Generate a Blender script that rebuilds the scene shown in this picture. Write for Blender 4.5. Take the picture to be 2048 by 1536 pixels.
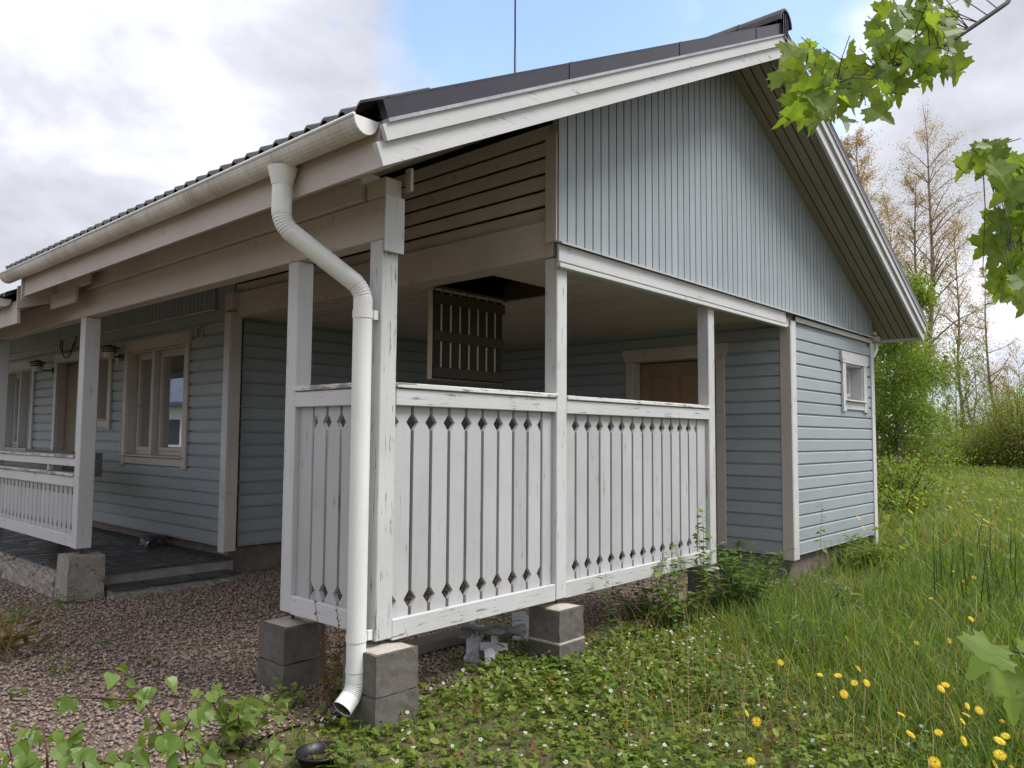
import bpy, bmesh, math, random
import numpy as np
from mathutils import Vector, Matrix
random.seed(7); rng = np.random.default_rng(7)
for o in list(bpy.data.objects): bpy.data.objects.remove(o)
scene = bpy.context.scene
COL = scene.collection
R = math.radians

# ------------------------------------------------------------------ camera
# world: x along the gable, y along the eave, origin on the ground under the outer corner post
CAM = np.array([-2.49787625, -3.17149236, 1.44343567])
RC = np.array([[0.66967995, -0.7426198, 0.00667855],
               [0.05444749, 0.04012705, -0.99771002],
               [0.74065122, 0.66851003, 0.06730607]])     # rows: camera right, down, forward
F = 1544.377 / 2048.0
cam = bpy.data.cameras.new('camera'); camo = bpy.data.objects.new('camera', cam); COL.objects.link(camo)
m = Matrix.Identity(4)
for i in range(3):
    m[i][0] = RC[0, i]; m[i][1] = -RC[1, i]; m[i][2] = -RC[2, i]; m[i][3] = CAM[i]
camo.matrix_world = m
cam.sensor_width = 36; cam.lens = F * 36; cam.clip_end = 2000; cam.clip_start = 0.05
scene.camera = camo

def ray(u, v):
    return RC.T @ np.array([(u - 1024) / 1544.377, (v - 768) / 1544.377, 1.0])
def at(u, v, depth):
    return CAM + ray(u, v) * depth
def ground(u, v, z=0.0):
    r = ray(u, v); return CAM + r * ((z - CAM[2]) / r[2])

# ------------------------------------------------------------------ world, sun, exposure
SUN_DIR = Vector((0.20, -0.50, 0.84)).normalized()
w = bpy.data.worlds.new('World'); scene.world = w; w.use_nodes = True
nt = w.node_tree; N = nt.nodes; L = nt.links; N.clear()
out = N.new('ShaderNodeOutputWorld'); bg = N.new('ShaderNodeBackground'); L.new(bg.outputs[0], out.inputs[0])
sky = N.new('ShaderNodeTexSky'); sky.sky_type = 'NISHITA'; sky.sun_disc = False
sky.sun_elevation = math.asin(SUN_DIR.z); sky.sun_rotation = math.atan2(SUN_DIR.x, SUN_DIR.y)
tc = N.new('ShaderNodeTexCoord')
sep = N.new('ShaderNodeSeparateXYZ'); L.new(tc.outputs['Generated'], sep.inputs[0])
def wm(op, a, b=None, c=None):
    n = N.new('ShaderNodeMath'); n.operation = op
    for i, v in enumerate((a, b, c)):
        if v is None: continue
        if hasattr(v, 'is_linked') or hasattr(v, 'links'): L.new(v, n.inputs[i])
        else: n.inputs[i].default_value = v
    return n.outputs[0]
den = wm('ADD', wm('MAXIMUM', sep.outputs[2], 0.0), 0.42)
comb = N.new('ShaderNodeCombineXYZ')
L.new(wm('DIVIDE', sep.outputs[0], den), comb.inputs[0]); L.new(wm('DIVIDE', sep.outputs[1], den), comb.inputs[1])
def wnoise(scale, detail, rough, loc, dist=0.0):
    mp = N.new('ShaderNodeMapping'); mp.inputs['Location'].default_value = loc; L.new(comb.outputs[0], mp.inputs[0])
    n = N.new('ShaderNodeTexNoise'); n.inputs['Scale'].default_value = scale; n.inputs['Detail'].default_value = detail
    n.inputs['Roughness'].default_value = rough; n.inputs['Distortion'].default_value = dist
    L.new(mp.outputs[0], n.inputs[0]); return n.outputs[0]
def wramp(src, stops):
    r = N.new('ShaderNodeValToRGB'); e = r.color_ramp.elements
    while len(e) < len(stops): e.new(0.5)
    for k, (p, c) in enumerate(stops): e[k].position = p; e[k].color = (*c, 1) if len(c) == 3 else c
    L.new(src, r.inputs[0]); return r.outputs[0]
# a gap in the cloud deck above the roof
gd = ray(1230, 60); gd = gd / np.linalg.norm(gd)
dot = N.new('ShaderNodeVectorMath'); dot.operation = 'DOT_PRODUCT'; L.new(tc.outputs['Generated'], dot.inputs[0]); dot.inputs[1].default_value = gd
gap = wm('MULTIPLY', wm('SMOOTH_MAX', wm('SUBTRACT', dot.outputs['Value'], 0.940), 0.0, 0.01), 7.5)
cov = wm('SUBTRACT', wm('ADD', wnoise(2.6, 8, 0.58, (3.1, 1.7, 0), 0.3), 0.25), gap)
cover = wramp(cov, [(0.42, (0.10, 0.10, 0.10)), (0.66, (1, 1, 1))])
shade = wramp(wnoise(2.6, 9, 0.56, (8.3, 2.2, 0), 0.2), [(0.33, (0.37, 0.38, 0.42)), (0.50, (0.50, 0.515, 0.57)), (0.66, (0.80, 0.81, 0.84))])
skm = N.new('ShaderNodeMixRGB'); skm.blend_type = 'MULTIPLY'; skm.inputs[0].default_value = 1
L.new(sky.outputs[0], skm.inputs[1]); skm.inputs[2].default_value = (0.205, 0.205, 0.205, 1)
mx = N.new('ShaderNodeMixRGB'); L.new(cover, mx.inputs[0]); L.new(skm.outputs[0], mx.inputs[1]); L.new(shade, mx.inputs[2])
L.new(mx.outputs[0], bg.inputs[0]); bg.inputs[1].default_value = 1.0

sl = bpy.data.lights.new('sun', 'SUN'); sl.energy = 2.5; sl.angle = R(28); sl.color = (1.0, 0.975, 0.94)
so = bpy.data.objects.new('sun', sl); COL.objects.link(so)
so.rotation_euler = (-SUN_DIR).to_track_quat('-Z', 'Y').to_euler()
vs = scene.view_settings; vs.view_transform = 'Standard'; vs.look = 'None'; vs.exposure = 0.74; vs.gamma = 1.0

# ------------------------------------------------------------------ materials
MATS = {}
class NT:
    def __init__(s, name):
        s.m = bpy.data.materials.new(name); s.m.use_nodes = True; s.t = s.m.node_tree; s.n = s.t.nodes; s.l = s.t.links
        s.n.clear(); s.out = s.n.new('ShaderNodeOutputMaterial'); s.tc = s.n.new('ShaderNodeTexCoord'); s.oi = s.n.new('ShaderNodeObjectInfo')
        MATS[name] = s.m
    def link(s, a, b): s.l.new(a, b)
    def setin(s, sock, v):
        if isinstance(v, bpy.types.NodeSocket): s.l.new(v, sock)
        elif isinstance(v, (tuple, list)) and len(v) == 3 and sock.type == 'RGBA': sock.default_value = (*v, 1)
        else: sock.default_value = v
    def math(s, op, a, b=0.0, clamp=False):
        n = s.n.new('ShaderNodeMath'); n.operation = op; n.use_clamp = clamp; s.setin(n.inputs[0], a); s.setin(n.inputs[1], b); return n.outputs[0]
    def mix(s, f, a, b, mode='MIX'):
        n = s.n.new('ShaderNodeMixRGB'); n.blend_type = mode; s.setin(n.inputs[0], f); s.setin(n.inputs[1], a); s.setin(n.inputs[2], b); return n.outputs[0]
    def coords(s, scale=(1, 1, 1), rnd=True):
        v = s.tc.outputs['Object']
        if rnd:
            a = s.n.new('ShaderNodeVectorMath'); a.operation = 'ADD'; s.link(v, a.inputs[0])
            k = s.math('MULTIPLY', s.oi.outputs['Random'], 37.0); c = s.n.new('ShaderNodeCombineXYZ')
            for i in range(3): s.link(k, c.inputs[i])
            s.link(c.outputs[0], a.inputs[1]); v = a.outputs[0]
        mp = s.n.new('ShaderNodeMapping'); mp.inputs['Scale'].default_value = scale; s.link(v, mp.inputs[0]); return mp.outputs[0]
    def noise(s, co, scale, detail=4, rough=0.55, dist=0.0):
        n = s.n.new('ShaderNodeTexNoise'); n.inputs['Scale'].default_value = scale; n.inputs['Detail'].default_value = detail
        n.inputs['Roughness'].default_value = rough; n.inputs['Distortion'].default_value = dist; s.link(co, n.inputs[0]); return n.outputs[0]
    def ramp(s, src, p0, p1, c0=(0, 0, 0), c1=(1, 1, 1)):
        r = s.n.new('ShaderNodeValToRGB'); e = r.color_ramp.elements; e[0].position = p0; e[1].position = p1
        e[0].color = (*c0, 1); e[1].color = (*c1, 1); s.link(src, r.inputs[0]); return r.outputs[0]
    def bump(s, h, strength, dist=0.01):
        b = s.n.new('ShaderNodeBump'); b.inputs['Strength'].default_value = strength; b.inputs['Distance'].default_value = dist
        s.link(h, b.inputs['Height']); return b.outputs[0]
    def bsdf(s, col, rough=0.6, normal=None, metal=0.0, spec=0.5):
        b = s.n.new('ShaderNodeBsdfPrincipled'); s.setin(b.inputs['Base Color'], col); s.setin(b.inputs['Roughness'], rough)
        b.inputs['Metallic'].default_value = metal; b.inputs['Specular IOR Level'].default_value = spec
        if normal is not None: s.link(normal, b.inputs['Normal'])
        return b.outputs[0]
    def done(s, sh): s.link(sh, s.out.inputs[0]); return s.m

def paint(name, col, axis, flake=0.0, dirt=0.25, rough=0.55, wood=(0.30, 0.275, 0.25), var=0.10, knots=0.0):
    t = NT(name)
    sc = [1.0, 1.0, 1.0]; sc[axis] = 0.06
    g = t.coords(tuple(sc)); c = t.coords()
    grain = t.noise(g, 70, 5, 0.6, 0.3); fine = t.noise(g, 260, 3, 0.6)
    low = t.noise(c, 1.7, 5, 0.6); mid = t.noise(c, 9, 4, 0.6)
    k = t.math('MULTIPLY_ADD', t.oi.outputs['Random'], var); t.n[-1].inputs[2].default_value = 1 - var / 2
    base = t.mix(1.0, col, k, 'MULTIPLY')
    base = t.mix(t.math('MULTIPLY', t.ramp(low, 0.40, 0.68), dirt), base, tuple(x * 0.62 * y for x, y in zip(col, (1.0, 0.96, 0.88))))
    base = t.mix(t.math('MULTIPLY', t.ramp(grain, 0.50, 0.72), 0.25), base, tuple(x * 0.6 for x in col))
    h = grain
    if flake > 0:
        fl = t.math('ADD', t.math('MULTIPLY', grain, 0.65), t.math('MULTIPLY', mid, 0.35))
        fm = t.ramp(fl, 0.63 - flake * 0.17, 0.655 - flake * 0.17)
        wc = t.mix(t.ramp(fine, 0.35, 0.65), tuple(x * 0.55 for x in wood), wood)
        base = t.mix(fm, base, wc)
        h = t.math('SUBTRACT', t.math('MULTIPLY', grain, 0.5), t.math('MULTIPLY', fm, 0.9))
    if knots > 0:
        kn = t.ramp(t.noise(t.coords((3.0, 3.0, 3.0)), 3.2, 1, 0.4), 0.70, 0.74)
        base = t.mix(t.math('MULTIPLY', kn, knots), base, (0.22, 0.16, 0.10))
    t.done(t.bsdf(base, rough, t.bump(h, 0.35, 0.004)))
WHITE = (0.545, 0.545, 0.55)
for ax, a in enumerate('xyz'):
    paint('white_' + a, WHITE, ax, 0.10, 0.22)
    paint('worn_' + a, (0.55, 0.55, 0.555), ax, 0.27, 0.30)
    paint('blue_' + a, (0.302, 0.337, 0.360), ax, 0.0, 0.22, 0.5, var=0.13)
    paint('cream_' + a, (0.52, 0.465, 0.425), ax, 0.0, 0.35, 0.6, var=0.10, knots=0.35)
    paint('soffit_' + a, (0.27, 0.235, 0.19), ax, 0.0, 0.30, 0.65, var=0.16, knots=0.55)
    paint('darkwood_' + a, (0.085, 0.055, 0.036), ax, 0.0, 0.4, 0.75, var=0.35)
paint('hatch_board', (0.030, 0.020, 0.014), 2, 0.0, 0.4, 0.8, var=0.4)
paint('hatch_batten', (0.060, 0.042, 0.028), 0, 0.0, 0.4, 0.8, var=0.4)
paint('door_grey', (0.21, 0.165, 0.12), 2, 0.0, 0.3, 0.5, var=0.05)
paint('slat', (0.445, 0.442, 0.452), 2, 0.09, 0.30, var=0.12)
paint('railcap', (0.66, 0.65, 0.63), 0, 0.55, 0.4)
paint('railcap_y', (0.60, 0.58, 0.55), 1, 0.85, 0.4)
paint('door_wood', (0.29, 0.18, 0.095), 2, 0.0, 0.5, 0.5, var=0.05)
paint('pale_wood', (0.50, 0.42, 0.32), 2, 0.0, 0.4, 0.7)
paint('grey_wood', (0.16, 0.145, 0.135), 1, 0.0, 0.4, 0.75)

def mottled(name, c0, c1, scale, rough=0.8, bump=0.4, bd=0.01, spots=None, spec=0.4, rnd=True, rough2=None):
    t = NT(name); c = t.coords(rnd=rnd)
    n1 = t.noise(c, scale, 6, 0.65); n2 = t.noise(c, scale * 7, 3, 0.6)
    col = t.mix(t.ramp(n1, 0.32, 0.68), c0, c1)
    col = t.mix(t.math('MULTIPLY', t.ramp(n2, 0.45, 0.7), 0.4), col, tuple(x * 0.55 for x in c0))
    if spots: col = t.mix(t.ramp(t.noise(c, spots[0], 2, 0.5), spots[1], spots[1] + 0.05), col, spots[2])
    r = rough if rough2 is None else t.mix(t.ramp(n1, 0.4, 0.6), (rough,) * 3, (rough2,) * 3)
    h = t.math('ADD', n1, t.math('MULTIPLY', n2, 0.5))
    t.done(t.bsdf(col, r, t.bump(h, bump, bd), spec=spec))
mottled('block', (0.085, 0.075, 0.068), (0.155, 0.138, 0.124), 5, 0.75, 0.25, 0.004, spots=(38, 0.70, (0.05, 0.045, 0.04)))
mottled('mortar', (0.36, 0.32, 0.27), (0.48, 0.44, 0.38), 12, 0.9, 0.6, 0.01)
mottled('concrete', (0.13, 0.105, 0.09), (0.21, 0.175, 0.15), 5, 0.9, 0.8, 0.02)
mottled('rough_concrete', (0.25, 0.22, 0.19), (0.38, 0.34, 0.30), 7, 0.9, 0.9, 0.02, spots=(30, 0.64, (0.12, 0.10, 0.09)))
mottled('slate', (0.035, 0.036, 0.040), (0.085, 0.082, 0.080), 4, 0.22, 0.35, 0.01, spec=0.6, rough2=0.5)
mottled('grout', (0.20, 0.18, 0.16), (0.32, 0.30, 0.28), 8, 0.7, 0.6, 0.01)
mottled('roof_tile', (0.030, 0.023, 0.023), (0.055, 0.043, 0.042), 5, 0.32, 0.2, 0.004, spots=(14, 0.66, (0.10, 0.06, 0.045)), spec=0.6)
mottled('verge', (0.014, 0.012, 0.018), (0.026, 0.022, 0.032), 6, 0.28, 0.12, 0.003, spec=0.6)
mottled('flashing', (0.30, 0.30, 0.34), (0.42, 0.42, 0.46), 6, 0.35, 0.1, 0.003)
mottled('soil', (0.045, 0.030, 0.020), (0.12, 0.085, 0.055), 3, 0.95, 0.8, 0.03, spots=(25, 0.6, (0.16, 0.10, 0.06)), rnd=False)
mottled('black_plastic', (0.008, 0.008, 0.009), (0.016, 0.016, 0.016), 8, 0.4, 0.1)
mottled('plastic', (0.42, 0.43, 0.46), (0.60, 0.61, 0.64), 10, 0.4, 0.2)
mottled('plastic_grey', (0.16, 0.16, 0.17), (0.26, 0.26, 0.27), 10, 0.6, 0.3)
mottled('steel', (0.05, 0.045, 0.04), (0.10, 0.08, 0.06), 20, 0.6, 0.2)
mottled('mast', (0.03, 0.035, 0.05), (0.05, 0.055, 0.07), 20, 0.5, 0.1)
mottled('lamp_metal', (0.07, 0.06, 0.05), (0.14, 0.12, 0.09), 20, 0.45, 0.1)
mottled('curtain', (0.40, 0.38, 0.34), (0.52, 0.50, 0.46), 6, 0.9, 0.2)
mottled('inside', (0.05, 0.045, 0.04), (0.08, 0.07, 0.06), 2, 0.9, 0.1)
mottled('far_white', (0.60, 0.60, 0.62), (0.70, 0.70, 0.72), 2, 0.8, 0.1)
mottled('far_roof', (0.05, 0.065, 0.10), (0.09, 0.11, 0.16), 2, 0.5, 0.1)
mottled('far_pale_roof', (0.40, 0.47, 0.45), (0.52, 0.58, 0.56), 1, 0.5, 0.1)
mottled('far_red', (0.20, 0.05, 0.035), (0.26, 0.07, 0.05), 1, 0.8, 0.1)
mottled('bark', (0.14, 0.11, 0.09), (0.28, 0.23, 0.19), 9, 0.9, 0.6, 0.02)
mottled('twig_red', (0.07, 0.025, 0.016), (0.12, 0.045, 0.03), 20, 0.6, 0.2)
mottled('twig_dark', (0.030, 0.025, 0.026), (0.06, 0.048, 0.045), 20, 0.7, 0.3)
mottled('dry_stem', (0.30, 0.21, 0.11), (0.44, 0.33, 0.19), 12, 0.8, 0.2)
mottled('brown_stem', (0.10, 0.045, 0.022), (0.20, 0.09, 0.04), 12, 0.85, 0.2)
mottled('grass_base', (0.070, 0.058, 0.030), (0.125, 0.115, 0.045), 2.3, 0.95, 0.9, 0.05, spots=(30, 0.62, (0.17, 0.125, 0.075)), rnd=False)
mottled('green_stem', (0.06, 0.10, 0.025), (0.10, 0.15, 0.04), 20, 0.6, 0.1)

# white sheet metal with grimy streaks below
t = NT('gutter_white'); c = t.coords((6, 6, 1.0), False)
st = t.noise(t.coords((1, 60, 2.0), False), 1.0, 6, 0.75); big = t.noise(t.coords(rnd=False), 2.2, 4, 0.6)
col = t.mix(t.math('MULTIPLY', t.ramp(t.math('ADD', t.math('MULTIPLY', st, 0.45), t.math('MULTIPLY', big, 0.55)), 0.44, 0.62), 0.60), (0.66, 0.64, 0.61), (0.24, 0.17, 0.115))
t.done(t.bsdf(col, 0.4))
t = NT('pipe_white'); c = t.coords(rnd=False)
col = t.mix(t.math('MULTIPLY', t.ramp(t.noise(t.coords((3, 3, 0.7), False), 3, 5, 0.65), 0.5, 0.75), 0.3), (0.72, 0.715, 0.70), (0.40, 0.35, 0.29))
t.done(t.bsdf(col, 0.32, t.bump(t.noise(c, 12, 3), 0.04, 0.01)))
# gravel: colour per stone
t = NT('gravel'); a = t.n.new('ShaderNodeVertexColor'); a.layer_name = 'Col'
n = t.noise(t.coords(rnd=False), 60, 3)
t.done(t.bsdf(t.mix(0.35, a.outputs[0], t.mix(n, (0.08, 0.055, 0.05), (0.42, 0.36, 0.33))), 0.40))
# glass
t = NT('glass'); gl = t.n.new('ShaderNodeBsdfGlossy'); gl.inputs['Roughness'].default_value = 0.005; gl.inputs[0].default_value = (0.95, 0.97, 1, 1)
tr = t.n.new('ShaderNodeBsdfTransparent'); tr.inputs[0].default_value = (0.82, 0.85, 0.85, 1)
lw = t.n.new('ShaderNodeLayerWeight'); lw.inputs[0].default_value = 0.5; fr = t.n.new('ShaderNodeMath'); fr.operation = 'MULTIPLY_ADD'; t.link(lw.outputs['Facing'], fr.inputs[0]); fr.inputs[1].default_value = 0.75; fr.inputs[2].default_value = 0.10
ms = t.n.new('ShaderNodeMixShader'); t.link(fr.outputs[0], ms.inputs[0]); t.link(tr.outputs[0], ms.inputs[1]); t.link(gl.outputs[0], ms.inputs[2]); t.done(ms.outputs[0])
t = NT('milk_glass'); t.done(t.bsdf((0.6, 0.58, 0.52), 0.25))
# foliage
def leafmat(name, c0, c1, trans=0.45, rough=0.45, scale=3.0, attr=False, gloss=0.5):
    t = NT(name); n = t.noise(t.coords(), scale, 3)
    f = t.math('ADD', t.math('MULTIPLY', t.ramp(n, 0.3, 0.7), 0.6), t.math('MULTIPLY', t.oi.outputs['Random'], 0.4))
    if attr:
        a = t.n.new('ShaderNodeVertexColor'); a.layer_name = 'Col'; col = a.outputs[0]
    else: col = t.mix(f, c0, c1)
    d = t.bsdf(col, rough, spec=gloss)
    tl = t.n.new('ShaderNodeBsdfTranslucent'); t.link(t.mix(1.0, col, (1.7, 1.6, 0.55), 'MULTIPLY'), tl.inputs[0])
    ms = t.n.new('ShaderNodeMixShader'); ms.inputs[0].default_value = trans; t.link(d, ms.inputs[1]); t.link(tl.outputs[0], ms.inputs[2]); t.done(ms.outputs[0])
leafmat('leafcol', None, None, 0.45, 0.5, attr=True, gloss=0.35)
leafmat('maple_leaf', (0.085, 0.165, 0.040), (0.25, 0.32, 0.060), 0.58, 0.40)
leafmat('maple_young', (0.17, 0.26, 0.05), (0.21, 0.30, 0.055), 0.5, 0.45)
leafmat('birch_leaf', (0.120, 0.215, 0.050), (0.200, 0.275, 0.060), 0.45, 0.4)
t = NT('petal_yellow'); t.done(t.bsdf(t.mix(t.oi.outputs['Random'], (0.85, 0.58, 0.01), (0.90, 0.68, 0.03)), 0.6))

# ------------------------------------------------------------------ mesh helpers
def link(o, parent=None):
    COL.objects.link(o)
    if parent is not None: o.parent = parent
    return o
def tag(o, label, cat, group=None):
    o['label'] = label; o['category'] = cat
    if group: o['group'] = group
    return o
def thing(name, label, cat, loc=(0, 0, 0), group=None):
    o = bpy.data.objects.new(name, None); o.location = loc; o.empty_display_size = 0.1; link(o); tag(o, label, cat, group); return o
def mk(name, verts, faces, mat, parent=None, smooth=False, cols=None):
    me = bpy.data.meshes.new(name)
    if isinstance(verts, np.ndarray) and isinstance(faces, np.ndarray):
        k = faces.shape[1]; me.vertices.add(len(verts)); me.vertices.foreach_set('co', verts.astype(np.float32).ravel())
        me.loops.add(faces.size); me.loops.foreach_set('vertex_index', faces.astype(np.int32).ravel())
        me.polygons.add(len(faces)); me.polygons.foreach_set('loop_start', np.arange(0, faces.size, k, dtype=np.int32))
        me.update(calc_edges=True)
    else:
        me.from_pydata([tuple(v) for v in verts], [], [tuple(f) for f in faces]); me.update()
    if cols is not None:
        ca = me.color_attributes.new('Col', 'FLOAT_COLOR', 'POINT'); cc = np.ones((len(cols), 4), np.float32); cc[:, :3] = cols
        ca.data.foreach_set('color', cc.ravel())
    if smooth: me.polygons.foreach_set('use_smooth', np.ones(len(me.polygons), dtype=bool))
    if mat: me.materials.append(MATS[mat])
    o = bpy.data.objects.new(name, me); link(o, parent)
    if parent is not None and parent.type == 'EMPTY': o.matrix_parent_inverse = Matrix.Translation(-Vector(parent.location))
    return o
class MB:
    def __init__(s): s.v = []; s.f = []
    def add(s, v, f):
        b = len(s.v); s.v += [tuple(p) for p in v]; s.f += [tuple(i + b for i in q) for q in f]; return s
    def box(s, x0, x1, y0, y1, z0, z1, bev=0.0):
        v, f = boxvf(x0, x1, y0, y1, z0, z1, bev); return s.add(v, f)
    def prism(s, poly, axis, a0, a1):       # poly in the two other axes (cyclic order), extruded along axis
        v, f = prismvf(poly, axis, a0, a1); return s.add(v, f)
    def tube(s, pts, rad, n=6, cap=True):
        v, f = tubevf(pts, rad, n, cap); return s.add(v, f)
    def build(s, name, mat, parent=None, smooth=False): return mk(name, s.v, s.f, mat, parent, smooth)
def boxvf(x0, x1, y0, y1, z0, z1, b=0.0):
    if x0 > x1: x0, x1 = x1, x0
    if y0 > y1: y0, y1 = y1, y0
    if z0 > z1: z0, z1 = z1, z0
    if b <= 0:
        v = [(x, y, z) for x in (x0, x1) for y in (y0, y1) for z in (z0, z1)]
        return v, [(0, 1, 3, 2), (4, 6, 7, 5), (0, 4, 5, 1), (2, 3, 7, 6), (0, 2, 6, 4), (1, 5, 7, 3)]
    b = min(b, (x1 - x0) * .4, (y1 - y0) * .4, (z1 - z0) * .4)
    c = np.array([(x0 + x1) / 2, (y0 + y1) / 2, (z0 + z1) / 2]); h = np.array([(x1 - x0) / 2, (y1 - y0) / 2, (z1 - z0) / 2])
    v = []; idx = {}
    for sx in (-1, 1):
        for sy in (-1, 1):
            for sz in (-1, 1):
                for ax in range(3):
                    p = np.array([sx, sy, sz]) * (h - b); p[ax] = np.array([sx, sy, sz])[ax] * h[ax]
                    idx[(sx, sy, sz, ax)] = len(v); v.append(tuple(c + p))
    f = []
    I = idx
    for ax in range(3):
        o1, o2 = [k for k in range(3) if k != ax]
        for s_ in (-1, 1):
            q = []
            for a_, b_ in ((-1, -1), (1, -1), (1, 1), (-1, 1)):
                k = [0, 0, 0]; k[ax] = s_; k[o1] = a_; k[o2] = b_; q.append(I[(*k, ax)])
            f.append(tuple(q))
        for a_ in (-1, 1):
            for b_ in (-1, 1):
                k0 = [0, 0, 0]; k0[o1] = a_; k0[o2] = b_; k1 = list(k0); k0[ax] = -1; k1[ax] = 1
                f.append((I[(*k0, o1)], I[(*k1, o1)], I[(*k1, o2)], I[(*k0, o2)]))
    for sx in (-1, 1):
        for sy in (-1, 1):
            for sz in (-1, 1): f.append(tuple(I[(sx, sy, sz, a)] for a in range(3)))
    bm = bmesh.new(); bv = [bm.verts.new(p) for p in v]
    for q in f: bm.faces.new([bv[i] for i in q])
    bmesh.ops.recalc_face_normals(bm, faces=bm.faces); bm.verts.index_update()
    ff = [tuple(x.index for x in fc.verts) for fc in bm.faces]; bm.free()
    return v, ff
def prismvf(poly, axis, a0, a1):
    n = len(poly); v = []
    for a in (a0, a1):
        for p in poly:
            q = [0, 0, 0]; o = [k for k in range(3) if k != axis]; q[axis] = a; q[o[0]] = p[0]; q[o[1]] = p[1]; v.append(tuple(q))
    f = [tuple(range(n)), tuple(range(2 * n - 1, n - 1, -1))] + [(i, i + n, (i + 1) % n + n, (i + 1) % n) for i in range(n)]
    return v, f
def fixn(o):
    bm = bmesh.new(); bm.from_mesh(o.data); bmesh.ops.recalc_face_normals(bm, faces=bm.faces); bm.to_mesh(o.data); bm.free(); return o
def tubevf(pts, rad, n=6, cap=True):
    P = [np.array(p, float) for p in pts]; m_ = len(P)
    if not hasattr(rad, '__len__'): rad = [rad] * m_
    T = []
    for i in range(m_):
        d = P[min(i + 1, m_ - 1)] - P[max(i - 1, 0)]; T.append(d / (np.linalg.norm(d) + 1e-9))
    u = np.cross(T[0], [0, 0, 1.0]); 
    if np.linalg.norm(u) < 1e-3: u = np.cross(T[0], [1.0, 0, 0])
    u /= np.linalg.norm(u); v = []; f = []
    for i in range(m_):
        u = u - T[i] * (u @ T[i]); u /= (np.linalg.norm(u) + 1e-9); w_ = np.cross(T[i], u)
        for k in range(n):
            a = 2 * math.pi * k / n; v.append(tuple(P[i] + rad[i] * (math.cos(a) * u + math.sin(a) * w_)))
    for i in range(m_ - 1):
        for k in range(n):
            k2 = (k + 1) % n; f.append((i * n + k, i * n + k2, (i + 1) * n + k2, (i + 1) * n + k))
    if cap: f.append(tuple(range(n - 1, -1, -1))); f.append(tuple(range((m_ - 1) * n, m_ * n)))
    return v, f
def box(name, mat, parent, x0, x1, y0, y1, z0, z1, bev=0.004):
    v, f = boxvf(x0, x1, y0, y1, z0, z1, bev); return mk(name, v, f, mat, parent)
def copy(o, loc, parent):
    c = o.copy(); COL.objects.link(c); c.parent = parent; c.location = loc; return c
def ksub(o, label): o['label'] = label; return o

# ------------------------------------------------------------------ roof geometry constants
XR = 3.957; SL = 0.4924; SR = 0.479; ZB = 2.634; XL = -0.398; XE = 8.332; OV = -0.5
ZR = ZB + (XR - XL) * SL
def zb(x): return ZR - (XR - x) * SL if x <= XR else ZR - (x - XR) * SR      # bottom edge of the barge boards
Y_ROOF = 4.62; Y_END = 14.0

# ================================================================== GROUND
def gz(x, y):
    x = np.asarray(x, float); y = np.asarray(y, float)
    return 0.02 * np.sin(x * 1.3 + 1) * np.sin(y * 1.1) - 0.012
gx = np.concatenate([np.array([-400, -150, -60, -25, -12]), np.arange(-8, 14.01, 0.25), np.array([18, 25, 40, 70, 150, 400])])
gy = np.concatenate([np.array([-400, -150, -60, -25, -12]), np.arange(-8, 14.01, 0.25), np.array([18, 25, 40, 70, 150, 400])])
GX, GY = np.meshgrid(gx, gy, indexing='ij'); near = (np.abs(GX) < 30) & (np.abs(GY) < 30)
V = np.stack([GX, GY, np.where(near, gz(GX, GY), -0.012)], -1).reshape(-1, 3); ny = len(gy)
I, J = np.meshgrid(np.arange(len(gx) - 1), np.arange(ny - 1), indexing='ij'); b = (I * ny + J).ravel()
g = mk('ground', V, np.stack([b, b + ny, b + ny + 1, b + 1], 1), 'grass_base', None, True); g['kind'] = 'structure'
# gravel bed under and beside the porch
def veg_edge(x):                       # y below which plants grow thickly in front of the porch
    return np.where(x < -0.1, 0.42 - 0.62 * (x + 0.1), np.where(x < 5.2, 0.22, 4.0))
bed = MB(); pts = [(-7, 5.5), (-7, 1.2), (-3.2, -0.4), (-1.6, 0.0), (-0.8, 0.2), (-0.3, 0.25), (0.3, 0.15), (2.6, 0.05), (5.28, 0.05), (5.28, 4.6), (1.4, 4.7), (0.3, 5.0), (-0.4, 7), (-3, 9)]
mottled('bed_sand', (0.12, 0.088, 0.068), (0.20, 0.155, 0.125), 9, 0.95, 0.8, 0.02, rnd=False)
gbm = mk('gravel_bed', [(x, y, 0.006) for x, y in pts], [tuple(range(len(pts)))], 'bed_sand'); gbm['kind'] = 'structure'; fixn(gbm)
def inpoly(x, y, poly):
    c = np.zeros(x.shape, bool); n = len(poly)
    for i in range(n):
        x0, y0 = poly[i]; x1, y1 = poly[(i + 1) % n]
        cnd = ((y0 > y) != (y1 > y)) & (x < (x1 - x0) * (y - y0) / (y1 - y0 + 1e-12) + x0); c ^= cnd
    return c
ico = bmesh.new(); bmesh.ops.create_icosphere(ico, subdivisions=1, radius=1.0)
IV = np.array([v.co[:] for v in ico.verts]); IF = np.array([[v.index for v in f.verts] for f in ico.faces]); ico.free()
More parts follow.
